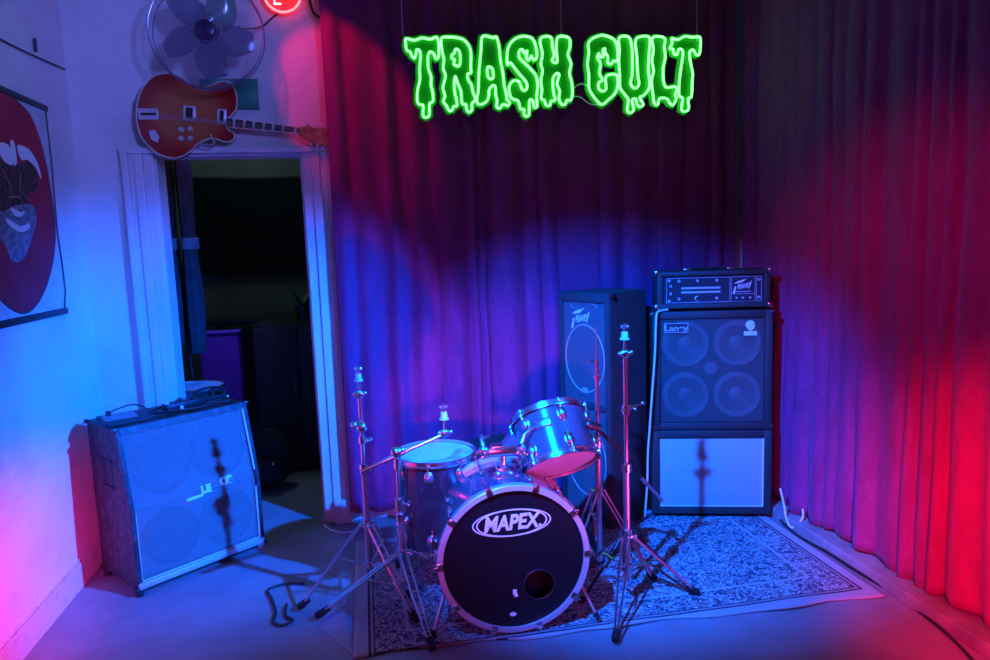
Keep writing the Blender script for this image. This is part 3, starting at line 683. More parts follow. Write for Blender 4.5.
t.cyl(P2, V(P3)+V((0, 0, -.05)), .0045, seg=8); t.cyl(V(P3)+V((0, 0, .04)), P4, .0045, seg=8); t.cyl(P5, P4, .0045, seg=8); t.cyl(P1, P2, .003, seg=8); t.cyl((.026, .004, .08), (.026, .004, .40), .0018, seg=6)
t.link('piping', ca)
t = MB().use('badge').box(.004, CW-.004, -.006, .010, .034, .066, .006); t.link('bottom_rail', ca)['label'] = 'bare pale bottom rail'
for x in (.19, .475):
    G = FA @ T((x, .232, -.010)); 
    for F, zz in ((FA, .232), (FBm, .185)):
        G = F @ T((x, zz, -.038))
        k = MB().use('black'); k.lathe([(.138, 0), (.138, .024), (.125, .028), (.116, .022)], G, 48); k.use('cone_dark').lathe([(.117, .022), (.045, .003)], G, 48)
        k.use('black').lathe([(.046, .003), (.03, .010), (.0, .013)], G, 24); k.link('speaker_cone', ca)
FBd = FBm @ T((.325, .0, .0)); t = MB().use('logo_bits')
t.box(-.062, .020, -.020, -.006, .002, .006, .001, FBd @ RZ(R(2)))
t.text('LE', .050, .0015, FBd @ T((.040, .010, .004)), bold=.0035)
t.link('logo', ca, smooth=False)['label'] = 'broken pale letters LE over a bar'
MB().use('logo_bits').text('OR', .052, .0015, FBd @ T((.150, .022, .004)), bold=.0055, sx=.9).link('logo', ca, smooth=False)['label'] = 'pale letters OR'
t = MB().use('black').box(-.003, .006, .15, .26, .50, .62, .004); t.box(-.006, .004, .14, .27, .49, .50, .002); t.box(-.006, .004, .14, .27, .62, .63, .002); t.link('handle', ca)
for x in (.012, CW-.012):
    for y in (.02, CD-.03): MB().use('metal_dark' if x < .1 else 'badge').cyl((x, y, 0), (x, y, .045), .017, .022).link('foot', ca)
for x in (0, CW):
    for y, z in ((.078, .785), (0, .045), (CD, .785), (CD, .045)): MB().use('metal_dark').box(x-.010, x+.010, y-.008, y+.016, z-.014, z+.004, .004).link('corner', ca)
CM = T((-1.102, 3.302, 0)) @ RZ(R(39.5))
def on_cab(x, y, z=.787): return CM @ V((x, y, z))
ep = thing('effects_unit', 'small dark wedge box lying on the left corner of the slant-front cabinet', 'effects pedal', on_cab(.075, .20), R(30))
MB().use('tolex').prism([(-.055, 0), (.055, 0), (.055, .035), (-.055, .018)], -.09, .09, PX, bev=.003).link('case', ep)
MB().use('baffle').box(-.07, .07, -.04, .045, 0, .002, mtx=T((0, 0, .0275)) @ RX(R(8.8))).link('top_plate', ep); MB().use('black').cyl((-.04, .035, .030), (-.04, .035, .055), .012, .010).link('knob', ep)
ps = thing('power_strip', 'black multi-socket power strip among cables on top of the slant-front cabinet', 'power strip', on_cab(.42, .22), R(42))
MB().use('black').box(-.13, .13, -.03, .03, 0, .038, .006).link('case', ps)
for k in range(4): MB().use('metal_dark').cyl((-.09+k*.06, 0, .036), (-.09+k*.06, 0, .043), .019).link('socket', ps)
MB().use('white').box(-.125, -.105, -.012, .012, .036, .046, .003).link('switch', ps)
pl_ = thing('plug', 'pale plug standing in the power strip on the slant-front cabinet', 'plug', on_cab(.355, .165), 0); MB().use('white').cyl((0, 0, 0), (0, 0, .022), .012, .008).ball((0, 0, .022), .008).link('casing', pl_)
cable('cable', [on_cab(x, y, z) for x, y, z in ((.02, .09, .79), (.0, .16, .795), (.03, .26, .815), (.10, .28, .835), (.16, .24, .85), (.19, .17, .83), (.17, .12, .80), (.22, .14, .795), (.29, .22, .80))], .0035, 'black_cable', 'looping black cable over the small wedge box on the slant-front cabinet')
cable('cable', [on_cab(x, y, z) for x, y, z in ((.24, .10, .792), (.30, .16, .80), (.40, .12, .795), (.50, .16, .80), (.58, .12, .795), (.62, .20, .795), (.55, .28, .81), (.40, .30, .80), (.28, .27, .80), (.22, .2, .80), (.30, .12, .805), (.45, .10, .80), (.60, .14, .80))], .0055, 'black_cable', 'tangled thick black cable around the power strip on the slant-front cabinet')
bg = thing('cable_coil', 'dark coil of cable on the right end of the slant-front cabinet top', 'cable coil', on_cab(.55, .25), 0)
t = MB().use('rubber')
for k in range(4): t.torus(.07+.008*(k % 2), .007, T((0, 0, .008+.012*k)) @ RX(R(4*k)), 32, 6)
t.link('coil', bg); MB().use('black_cable').box(-.012, .012, .055, .095, 0, .05, .004).link('cable_tie', bg)

# ------------------------------------------------------------------ neon sign (outlines in millimetres: across, up)
NEON = {'T':[(280,2622),(321,2613),(363,2627),(404,2620),(438,2631),(447,2595),(443,2534),(429,2524),(418,2550),(400,2558),(390,2542),(387,2522),(388,2473),(400,2433),(398,2392),(405,2352),(405,2311),(385,2296),(383,2242),(365,2228),(349,2238),(353,2287),(337,2293),(323,2307),(327,2368),(341,2416),(342,2473),(350,2529),(348,2561),(331,2567),(326,2541),(317,2525),(305,2537),(298,2556),(281,2564),(277,2592)],
'R':[(463,2627),(497,2633),(548,2630),(581,2619),(606,2589),(614,2549),(610,2484),(611,2455),(592,2449),(595,2418),(611,2394),(618,2353),(630,2328),(625,2312),(610,2299),(608,2266),(592,2254),(580,2270),(577,2295),(557,2299),(554,2361),(538,2401),(527,2438),(520,2401),(521,2352),(528,2320),(529,2287),(510,2283),(505,2266),(487,2262),(474,2287),(458,2311),(468,2336),(459,2377),(468,2409),(476,2442),(465,2474),(471,2523),(464,2555),(460,2595)],'Rh':[(512,2543),(526,2552),(533,2572),(550,2568),(557,2544),(556,2507),(546,2487),(521,2499),(528,2519),(514,2527)],
'A':[(676,2635),(702,2641),(736,2633),(753,2638),(765,2592),(771,2518),(782,2452),(786,2395),(796,2353),(799,2320),(813,2304),(802,2287),(785,2295),(772,2291),(758,2274),(741,2283),(746,2312),(739,2345),(738,2386),(723,2390),(705,2370),(701,2337),(690,2312),(663,2295),(640,2299),(638,2328),(647,2369),(651,2435),(661,2517),(669,2574)],'Ah':[(700,2485),(726,2477),(729,2431),(709,2426),(699,2444)],
'S':[(807,2498),(809,2560),(823,2601),(857,2632),(901,2644),(945,2634),(964,2595),(969,2541),(952,2523),(938,2545),(926,2524),(911,2532),(917,2572),(900,2557),(891,2577),(874,2569),(872,2536),(897,2511),(940,2470),(964,2437),(969,2379),(961,2337),(963,2287),(948,2279),(940,2312),(922,2316),(918,2245),(902,2232),(889,2245),(892,2269),(872,2270),(860,2312),(837,2320),(817,2337),(814,2387),(837,2416),(868,2412),(880,2379),(897,2365),(911,2383),(905,2412),(869,2453),(837,2494),(823,2509)],
'H':[(997,2639),(1032,2646),(1052,2635),(1056,2589),(1065,2552),(1052,2523),(1069,2511),(1082,2519),(1078,2561),(1080,2626),(1098,2647),(1138,2644),(1154,2628),(1152,2590),(1141,2553),(1157,2506),(1147,2459),(1158,2412),(1162,2355),(1151,2317),(1130,2317),(1120,2296),(1099,2296),(1085,2326),(1091,2364),(1077,2402),(1090,2449),(1073,2455),(1055,2430),(1053,2392),(1057,2354),(1064,2317),(1041,2312),(1033,2288),(1013,2291),(1004,2316),(987,2326),(992,2373),(987,2420),(998,2467),(990,2504),(1000,2551),(994,2588),(989,2616)],
'C':[(1256,2611),(1280,2639),(1336,2657),(1393,2641),(1416,2613),(1423,2571),(1418,2523),(1396,2525),(1386,2508),(1365,2513),(1365,2546),(1352,2565),(1349,2588),(1337,2579),(1340,2546),(1321,2546),(1314,2562),(1306,2541),(1324,2508),(1316,2460),(1333,2422),(1312,2411),(1311,2379),(1332,2365),(1353,2377),(1350,2430),(1367,2451),(1411,2452),(1421,2423),(1415,2375),(1397,2346),(1362,2317),(1330,2294),(1305,2309),(1274,2346),(1255,2384),(1256,2450),(1249,2507),(1258,2564)],
'U':[(1427,2632),(1445,2653),(1486,2650),(1501,2614),(1506,2548),(1503,2452),(1494,2409),(1509,2385),(1527,2382),(1543,2405),(1536,2453),(1532,2548),(1524,2624),(1544,2651),(1601,2654),(1608,2616),(1601,2549),(1598,2472),(1605,2415),(1599,2376),(1567,2342),(1546,2332),(1567,2296),(1548,2282),(1530,2296),(1523,2325),(1501,2318),(1511,2269),(1492,2250),(1473,2264),(1480,2317),(1462,2346),(1433,2385),(1432,2452),(1427,2528),(1433,2585)],
'L':[(1620,2640),(1644,2657),(1696,2646),(1691,2598),(1698,2550),(1685,2493),(1687,2415),(1706,2386),(1754,2391),(1765,2372),(1754,2347),(1762,2328),(1743,2292),(1722,2303),(1706,2326),(1663,2328),(1652,2294),(1631,2303),(1623,2357),(1616,2424),(1629,2473),(1619,2530),(1629,2588)],
'T2':[(1736,2649),(1771,2641),(1814,2660),(1857,2655),(1900,2658),(1906,2621),(1900,2568),(1881,2563),(1862,2588),(1841,2576),(1846,2523),(1859,2465),(1857,2426),(1852,2338),(1832,2328),(1836,2274),(1814,2257),(1792,2269),(1800,2328),(1778,2343),(1779,2406),(1787,2474),(1800,2552),(1798,2586),(1776,2590),(1766,2561),(1746,2570),(1744,2590),(1725,2594),(1739,2623)]}
SX0, SZ0, SY = 1.09, 2.44, 3.775
ns = thing('neon_sign', 'green neon sign in dripping letters reading TRASH CULT, hung in front of the curtain', 'neon sign', (SX0, SY, SZ0))
def mm(pts): return [(x/1000-SX0, z/1000-SZ0) for x, z in pts]
def offset(pts, d):
    n = len(pts); out = []
    A = sum(pts[i][0]*pts[(i+1) % n][1]-pts[(i+1) % n][0]*pts[i][1] for i in range(n))
    s = 1 if A > 0 else -1
    for i in range(n):
        p, q, r = V(pts[i-1]), V(pts[i]), V(pts[(i+1) % n]); e1 = (q-p).normalized(); e2 = (r-q).normalized()
        m = V((e1.y+e2.y, -e1.x-e2.x))*s
        m = m.normalized() if m.length > .1 else V((e1.y, -e1.x))*s
        out.append((q+m*d)[:])
    return out
from mathutils.geometry import tessellate_polygon
def flat(mb, pts, z, w):
    t = bmesh.new(); vs = [t.verts.new((x, y, z)) for x, y in pts]; os_ = [t.verts.new((x, y, z-.0003)) for x, y in offset(pts, w)]; n = len(pts)
    for tri in tessellate_polygon([[V((x, y, 0)) for x, y in pts]]):
        try: t.faces.new([vs[i] for i in tri])
        except ValueError: pass
    for i in range(n):
        j = (i+1) % n; t.faces.new((vs[i], vs[j], os_[j], os_[i]))
    r_ = bmesh.ops.extrude_face_region(t, geom=t.faces[:]); bmesh.ops.translate(t, vec=(0, 0, -.003), verts=[x for x in r_['geom'] if isinstance(x, bmesh.types.BMVert)])
    mb._merge(t, XZ)
back = MB().use('acrylic')
for i, (k, pts) in enumerate(NEON.items()):
    P = mm(pts)
    if not k.endswith('h'):
        flat(back, P, -.004-.0006*i, .022)  # rim added past each outline to carry the neon's halo
back.link('backing_panel', ns, smooth=False)
for k, pts in NEON.items():
    P = mm(pts)
    pp = smoothpath([(x, y, 0) for x, y in P], 3, closed=True)
    MB().use('neon').tube([(p.x, -.010, p.y) for p in pp], .0062, 6, closed=True).link('neon_tube' if k.endswith('h') else 'letter', ns)
for x in (-.825, .02, .80):
    MB().use('wire').cyl((x, .002, .20), (x+.002, .002, 3.30-SZ0), .0022, seg=6).link('hanging_wire', ns)
MB().use('white_cable').tube(smoothpath([(.07, .004, -.07), (.10, .002, -.045), (.13, 0, -.035), (.17, 0, -.05)], 6), .0022, 6).link('lead', ns)
MB().use('white_cable').tube(smoothpath([(.08, .004, -.10), (.12, .002, -.105), (.17, 0, -.14), (.22, 0, -.145)], 6), .0022, 6).link('lead', ns)

# ------------------------------------------------------------------ wall fan
wf = thing('wall_fan', 'round wall fan with smoky clear blades above the guitar', 'fan', (-.690, 3.77, 2.638)); FR_ = .268
t = MB().use('cage'); t.torus(FR_, .0045, RX(pi/2) , 72, 8); t.torus(FR_-.004, .003, T((0, .07, 0)) @ RX(pi/2), 72, 6); t.torus(.075, .003, T((0, -.035, 0)) @ RX(pi/2), 36, 6)
t.link('guard_ring', wf)
t = MB().use('shield').lathe([(.050, .042), (.10, .040), (.18, .030), (.24, .012), (FR_, 0)], RX(pi/2), 72); t.link('clear_guard', wf)
for k in range(5):
    a = R(118+72*k); t = bmesh.new(); rows = []
    for i in range(9):
        q = i/8; rr = .035+.185*q; wd = .03+.075*sin(pi*min(1, q*.82+.12)); row = []
        for j in range(7):
            s_ = j/6-.5; aa = s_*wd*2.1/(rr+.06)+.25*q
            row.append(t.verts.new((rr*cos(a+aa), rr*sin(a+aa), -.01+s_*.05*(1-q*.3)+.01*cos(s_*3))))
        rows.append(row)
    for i in range(8):
        for j in range(6): t.faces.new((rows[i][j], rows[i][j+1], rows[i+1][j+1], rows[i+1][j]))
    mb = MB().use('blade_glint' if k == 4 else 'blade'); mb._merge(t, T((0, .01, 0)) @ RX(pi/2)); o = mb.link('blade', wf, angle=180)
    so = o.modifiers.new('thickness', 'SOLIDIFY'); so.thickness = .003
t = MB().use('fan_hub'); t.lathe([(0, .052), (.020, .051), (.042, .044), (.050, .030), (.050, -.01), (0, -.01)], RX(pi/2), 40); t.link('hub', wf)
t = MB().use('metal_dark'); t.cyl((0, .015, 0), (0, .13, 0), .055, .045, 24); t.cyl((0, .12, 0), (0, .21, -.08), .018); t.box(-.05, .05, .205, .226, -.16, -.02, .01); t.link('motor_housing', wf)
MB().use('pickup').text('F', .03, .0006, T((0, -.0525, 0)) @ XZ).link('hub_mark', wf, smooth=False) if False else None
cable('cable', [(-.52, 3.86, 2.68), (-.45, 3.95, 2.72), (-.40, 3.978, 2.77), (-.35, 3.978, 2.81)], .005, 'black_cable', 'short dark cord from the wall fan up to the round red lamp')
cable('cable', [(-.15, 3.975, 3.3), (-.16, 3.975, 3.1), (-.20, 3.97, 2.92), (-.185, 3.96, 2.80), (-.13, 3.955, 2.77), (-.09, 3.95, 2.80)], .008, 'black_cable', 'loop of dark cable at the top of the wall beside the curtain edge')

# ------------------------------------------------------------------ red round lamp
rl = thing('neon_sign', 'small round red lit sign cut off by the top edge, right of the fan', 'neon sign', (-.335, 3.955, 2.885))
MB().use('redglow').lathe([(0, .004), (.096, .004), (.098, 0), (.098, -.012), (0, -.012)], RX(pi/2), 48).link('face', rl)
MB().use('redring').torus(.092, .006, T((0, -.010, 0)) @ RX(pi/2), 56, 8).link('neon_tube', rl)
MB().use('whiteglow').box(-.045, -.008, -.0075, -.004, -.055, -.046, .0005).box(-.045, -.038, -.0075, -.004, -.055, .04, .0005).box(-.045, -.012, -.0075, -.004, -.012, -.004, .0005).link('white_letter', rl)
MB().use('metal_dark').cyl((0, .012, 0), (0, .042, 0), .03).link('mount', rl)

# ------------------------------------------------------------------ green sign and guitar
gs = tag(b1('greensign', -.785, -.495, 3.984, 3.997, 2.311, 2.466, .001).link('green_sign'), 'small dark green sign on the wall behind the guitar', 'sign')
BODY = [(-1089, 2270), (-1075, 2344), (-1039, 2417), (-981, 2466), (-909, 2477), (-851, 2455), (-806, 2416), (-759, 2406), (-709, 2425), (-659, 2442), (-617, 2426), (-598, 2382), (-596, 2338), (-606, 2295), (-636, 2263), (-656, 2244), (-659, 2219), (-648, 2194), (-627, 2181), (-622, 2158), (-636, 2141), (-665, 2133), (-701, 2144), (-731, 2153), (-768, 2144), (-806, 2126), (-839, 2094), (-884, 2064), (-934, 2055), (-992, 2071), (-1037, 2109), (-1074, 2159), (-1088, 2221)]
NECK = [(-645, 2263), (-297, 2205), (-299, 2174), (-649, 2208)]
HEAD = [(-302, 2202), (-248, 2218), (-198, 2199), (-144, 2194), (-149, 2113), (-203, 2124), (-265, 2148), (-299, 2174)]
OVAL = [(3433, 2267), (3538, 2203), (3622, 2061), (3650, 1882), (3668, 1744), (3620, 1604), (3520, 1468), (3394, 1373), (3263, 1336), (3174, 1402), (3129, 1486), (3091, 1559)]
EDGE = [(3261, 2260), (3685, 2265), (3685, 2184), (3687, 2024), (3671, 1838), (3661, 1674), (3679, 1532), (3682, 1413), (3644, 1315), (3030, 1307)]

GX, GZ = -.84, 2.272
gu = thing('electric_guitar', 'red sunburst hollow-body electric guitar hung sideways over the doorway', 'guitar', (GX, 3.955, GZ))
body2 = [(p.x, p.y) for p in smoothpath([(x/1000-GX, z/1000-GZ, 0) for x, z in BODY], 4, True)]
MB().use('sunburst').prism(body2, -.020, .030, XZ, bev=.006).link('body', gu)
MB().use('binding').tube([V((x, -.0285, z)) for x, z in offset(body2, -.001)], .0035, 6, closed=True).link('binding', gu)
q = lambda pts: [(x/1000-GX, z/1000-GZ) for x, z in pts]
n4 = q([(-655, 2256), (-297, 2205), (-299, 2174), (-655, 2209)])
t = MB().use('headstock').prism(n4, .012, .034, XZ, bev=.004); t.use('fret').prism(n4, .034, .039, XZ)
nk = t.link('neck', gu)
t = MB().use('binding'); t.tube([(n4[0][0], -.040, n4[0][1]), (n4[1][0], -.040, n4[1][1])], .0022); t.tube([(n4[3][0], -.040, n4[3][1]), (n4[2][0], -.040, n4[2][1])], .0022); t.link('binding', nk)
for k, f_ in enumerate((.10, .24, .37, .51, .64, .78, .95)):
    x = n4[0][0]+(n4[1][0]-n4[0][0])*f_; zt = n4[0][1]+(n4[1][1]-n4[0][1])*f_; zb = n4[3][1]+(n4[2][1]-n4[3][1])*f_
    MB().use('pearl').prism([(x-.007, zb+.003), (x+.004, zb+.003), (x+.010, zt-.003), (x-.003, zt-.003)], .039, .0402, XZ).link('inlay', nk)
h4 = q([(-302, 2204), (-270, 2212), (-248, 2222), (-222, 2206), (-198, 2202), (-172, 2206), (-140, 2188), (-150, 2150), (-142, 2113), (-172, 2108), (-203, 2122), (-235, 2126), (-265, 2145), (-299, 2174)])
hs = MB().use('headstock').prism(h4, .008, .026, XZ, bev=.003).link('headstock', gu)
for x, z in ((-250, 2232), (-205, 2214), (-168, 2214), (-240, 2124), (-205, 2110), (-172, 2098)):
    MB().use('pickup').cyl((x/1000-GX, -.017, z/1000-GZ-.012), (x/1000-GX, -.017, z/1000-GZ+.006), .005).ball((x/1000-GX, -.017, z/1000-GZ+.006), .009, (1.2, .7, .8)).link('tuning_peg', hs)
t = MB().use('pickup'); t.box(-.238, -.145, -.040, -.030, -.026, .030, .002); t.use('fret').box(-.225, -.150, -.043, -.040, -.004, .008, .001); t.link('tailpiece', gu)
for x0, x1 in ((-.022, .036), (.142, .186)):
    t = MB().use('pickup'); mt = T((0, 0, 0)) @ RY(R(8)) if True else None
    t.box(x0, x1, -.042, -.030, -.030, .044, .003, RY(R(6))); t.use('fret'); t.box(x0+.012, x1-.012, -.044, -.042, -.020, .034, 0, RY(R(6))); t.link('pickup', gu)
for x, z in ((-.040, -.074), (.004, -.072), (-.044, -.120), (.000, -.118)):
    MB().use('pickup').cyl((x, -.030, z), (x, -.046, z), .014, .010, 18).link('knob', gu)
MB().use('pickup').prism([(-.196, -.08), (-.165, -.075), (-.148, -.11), (-.160, -.140), (-.190, -.120)], .030, .033, XZ, bev=.001).link('jack_plate', gu)
for k in range(6):
    z0 = -.012+.0045*k; MB().use('wire').cyl((-.15, -.0445, z0-.008), (n4[1][0], -.0425, n4[2][1]+.005+.0042*k), .0007, seg=5).link('string', gu)
t = MB().use('chrome'); t.tube(smoothpath([(.10, -.03, -.10), (.12, -.045, -.15), (.09, -.05, -.165), (.06, -.05, -.155), (.055, -.05, -.145)], 6), .004); t.ball((.055, -.05, -.145), .007); t.link('vibrato_arm', gu)
MB().use('metal_dark').box(-.02, .02, .020, .044, .02, .06, .004).link('wall_hanger', gu)

# ------------------------------------------------------------------ poster on the left wall (coordinates along the wall, up, in metres)
YZ = Matrix(((0, 0, 1, 0), (1, 0, 0, 0), (0, 1, 0, 0), (0, 0, 0, 1)))
M['poster_bg'] = noisy(mat('poster_pale_cloth', rough=.8), (.50, .54, .56), (.62, .66, .68), 12)
M['poster_red'] = noisy(mat('poster_red_print', rough=.8), (.42, .012, .035), (.52, .02, .06), 6)
M['poster_dark'] = noisy(mat('poster_brown_print', rough=.8), (.05, .012, .012), (.16, .05, .045), 40)
M['poster_grey'] = noisy(mat('poster_grey_print', rough=.8), (.13, .14, .20), (.30, .31, .38), 40)
po = thing('poster', 'hanging cloth poster with a big red oval on the left wall', 'poster', (-1.4195, 0, 0))
edge = [(3.685, 2.26), (3.685, 2.18), (3.687, 2.02), (3.674, 1.84), (3.664, 1.68), (3.679, 1.53), (3.680, 1.41), (3.650, 1.325)]
cl_ = [(2.80, 1.32)]+edge[::-1]+[(2.80, 2.26)]
MB().use('poster_bg').prism(cl_, 0, .004, YZ).link('cloth', po, smooth=False)
ov = [(3.26, 2.258), (3.36, 2.256), (3.433, 2.235), (3.538, 2.19), (3.615, 2.06), (3.650, 1.90), (3.660, 1.74), (3.62, 1.60), (3.52, 1.465), (3.394, 1.373), (3.26, 1.337)]
ovf = ov+[(6.52-y, z) for y, z in ov[1:-1][::-1]]
sm = lambda p, n=5: [(v.x, v.y) for v in smoothpath([(a, b, 0) for a, b in p], n, True)]
MB().use('black').prism(sm(ovf), .004, .0050, YZ).link('oval_outline', po, smooth=False)
MB().use('poster_red').prism([(y*.975+.0815, z*.985+.027) for y, z in sm(ovf)], .005, .0056, YZ).link('oval_print', po, smooth=False)
ar = MB().use('poster_dark')
ar.prism(sm([(3.12, 1.99), (3.22, 1.97), (3.33, 1.96), (3.44, 1.99), (3.52, 1.95), (3.50, 1.88), (3.42, 1.84), (3.40, 1.76), (3.33, 1.70), (3.24, 1.69), (3.15, 1.74), (3.10, 1.82), (3.06, 1.90)]), .0056, .0060, YZ)
ar.use('poster_grey').prism(sm([(3.06, 1.80), (3.16, 1.76), (3.28, 1.79), (3.44, 1.80), (3.46, 1.74), (3.40, 1.66), (3.30, 1.57), (3.20, 1.56), (3.16, 1.62), (3.08, 1.70)]), .0060, .0064, YZ)
ar.use('white')
ar.prism(sm([(3.36, 2.045), (3.46, 2.045), (3.53, 2.00), (3.56, 1.935), (3.545, 1.93), (3.51, 1.97), (3.44, 1.995), (3.38, 1.99)]), .0064, .0068, YZ)
ar.prism(sm([(3.20, 2.03), (3.26, 2.04), (3.30, 2.02), (3.30, 1.96), (3.25, 1.96), (3.21, 1.98)]), .0064, .0068, YZ)
ar.prism(sm([(3.30, 2.05), (3.335, 2.055), (3.34, 1.98), (3.31, 1.96)]), .0064, .0068, YZ)
ar.prism(sm([(3.20, 1.735), (3.30, 1.705), (3.38, 1.72), (3.385, 1.70), (3.30, 1.68), (3.20, 1.71)]), .0064, .0068, YZ)
ar.prism(sm([(3.24, 1.78), (3.32, 1.765), (3.36, 1.775), (3.32, 1.745), (3.26, 1.75)]), .0064, .0068, YZ)
ar.use('headstock').tube([(.0070, y, z) for y, z in ((3.20, 1.93), (3.26, 1.87), (3.23, 1.82), (3.32, 1.83), (3.38, 1.77))], .0035, 5)
ar.tube([(.0070, y, z) for y, z in ((3.36, 1.93), (3.33, 1.86), (3.40, 1.82))], .0035, 5)
ar.link('figure_print', po, smooth=False)
MB().use('black').box(.0, .012, 2.78, 3.70, 2.245, 2.272, .002).link('top_bar', po)
MB().use('black').box(.0, .014, 2.78, 3.672, 1.300, 1.330, .002).link('bottom_bar', po)
MB().use('black').tube([(.006, y, z) for y, z in edge], .0045, 6).link('edge_binding', po)
cable('cable', [(-1.412, 2.9, 2.462), (-1.412, 3.33, 2.466), (-1.411, 3.62, 2.478), (-1.411, 3.96, 2.50)], .004, 'black_cable', 'thin dark cable running along the top of the left wall above the poster')
tag(MB().use('metal_dark').box(-1.418, -1.404, 3.64, 3.652, 2.50, 2.56, .003).link('wall_clip'), 'small dark clip on the left wall above the thin cable', 'clip')

# ------------------------------------------------------------------ loose cables
cable('cable', [(1.600, 3.53, 1.176), (1.56, 3.522, 1.174), (1.532, 3.51, 1.165), (1.520, 3.50, 1.13), (1.512, 3.50, .95), (1.500, 3.50, .80), (1.480, 3.50, .55), (1.468, 3.50, .40), (1.462, 3.50, .22), (1.455, 3.52, .03)], .0055, 'white_cable', 'white cable hanging down the left side of the amplifier stack')
cable('cable', [(2.138, 3.30, .20), (2.142, 3.27, .12), (2.140, 3.24, .05), (2.147, 3.20, .018), (2.19, 3.18, .07), (2.20, 3.19, .12)], .0055, 'white_cable', 'short white cable drooping beside the right foot of the amplifier stack')
cable('cable', [(-.30, 3.90, .02), (-.27, 3.86, .008), (-.21, 3.80, .008), (-.13, 3.80, .010), (-.07, 3.86, .03), (-.055, 3.885, .07)], .0045, 'white_cable', 'pale cable curving on the floor at the foot of the door frame')
cable('cable', [(2.13, 3.28, .03), (2.13, 3.20, .016), (2.115, 3.09, .018), (2.138, 2.90, .018), (2.14, 2.74, .018), (2.160, 2.455, .010), (2.14, 2.22, .009), (2.09, 2.03, .009), (2.02, 1.85, .009), (1.98, 1.6, .009)], .0065, 'black_cable', 'black cable along the right edge of the rug beside the ledge')
cable('cable', [(-.42, 3.06, .010), (-.42, 3.00, .010), (-.41, 2.95, .010), (-.38, 2.91, .010), (-.42, 2.88, .010), (-.46, 2.92, .010), (-.46, 3.0, .010), (-.49, 3.12, .010), (-.52, 3.22, .009), (-.44, 3.26, .009), (-.36, 3.24, .009)], .006, 'black_cable', 'black cable bundled on the floor at the left foot of the stand nearest the doorway')

# ------------------------------------------------------------------ back room
tv = thing('television', 'large black television on the far wall of the dark back room', 'television', (-.86, 6.002, 1.40))
MB().use('black').box(-.44, .46, -.05, -.004, -.01, .76, .008).link('casing', tv); M['screen'] = mat('dark_screen', (.004, .006, .010), .55, spec=.15)
MB().use('screen').box(-.42, .44, -.054, -.050, .015, .74).link('screen', tv)
dk = thing('desk', 'dark desk against the far wall of the back room', 'desk', (-.80, 5.72, 0))
MB().use('metal_dark').box(-.42, .50, -.24, .24, 1.02, 1.06, .004).link('worktop', dk)
for x in (-.39, .46):
    for y in (-.21, .21): MB().use('metal_dark').box(x-.02, x+.02, y-.02, y+.02, 0, 1.02, .003).link('leg', dk)
M['violet_light_tint'] = mat('panel_painted_violet_light', (.16, .05, .55), .7)  # violet light falling on the box, put into its base colour
cb = thing('storage_box', 'violet-lit tall box standing under the desk in the back room', 'box', (-1.02, 5.10, 0))
MB().use('violet_light_tint').box(-.13, .13, 0, .12, 0, 1.0, .008).link('carcass', cb); MB().use('violet_light_tint').box(-.14, .14, -.008, .128, 1.0, 1.015, .004).link('lid', cb)
cp = thing('cupboard', 'black cupboard at the right side of the dark back room', 'cupboard', (-.48, 5.0, 0))
MB().use('black').box(-.30, .30, 0, .45, 0, 1.06, .01).link('carcass', cp)
for x in (-.295, .005):
    d_ = MB().use('tolex').box(x, x+.29, -.018, 0, .04, 1.04, .005).link('door', cp); MB().use('metal_dark').box(x+(.25 if x < 0 else .02), x+(.27 if x < 0 else .04), -.030, -.018, .55, .68, .003).link('handle', d_)
M['leaf'] = mat('dim_leaf', (.05, .12, .06), .5)
pp = thing('potted_plant', 'small leafy potted plant standing on the black cupboard', 'plant', (-.44, 5.2, 1.06))
MB().use('metal_dark').lathe([(0, 0), (.05, 0), (.065, .10), (.055, .10), (.05, .09), (0, .09)], None, 24).link('pot', pp)
lf = MB().use('leaf'); rn = random.Random(4)
for k in range(22):
    a = rn.uniform(0, 6.28); el = rn.uniform(.2, 1.2); L = rn.uniform(.10, .20); G = T((0, 0, .09)) @ RZ(a) @ RY(-el)
    lf.prism([(0, 0), (L*.4, .022), (L, 0), (L*.4, -.022)], -.001, .001, G)
lf.link('foliage', pp, smooth=False)
M['cloth_dark'] = noisy(mat('dark_garment_cloth', rough=.9), (.022, .022, .026), (.04, .04, .046), 20)
M['cloth_pale'] = mat('pale_garment_cloth', (.16, .16, .18), .9)
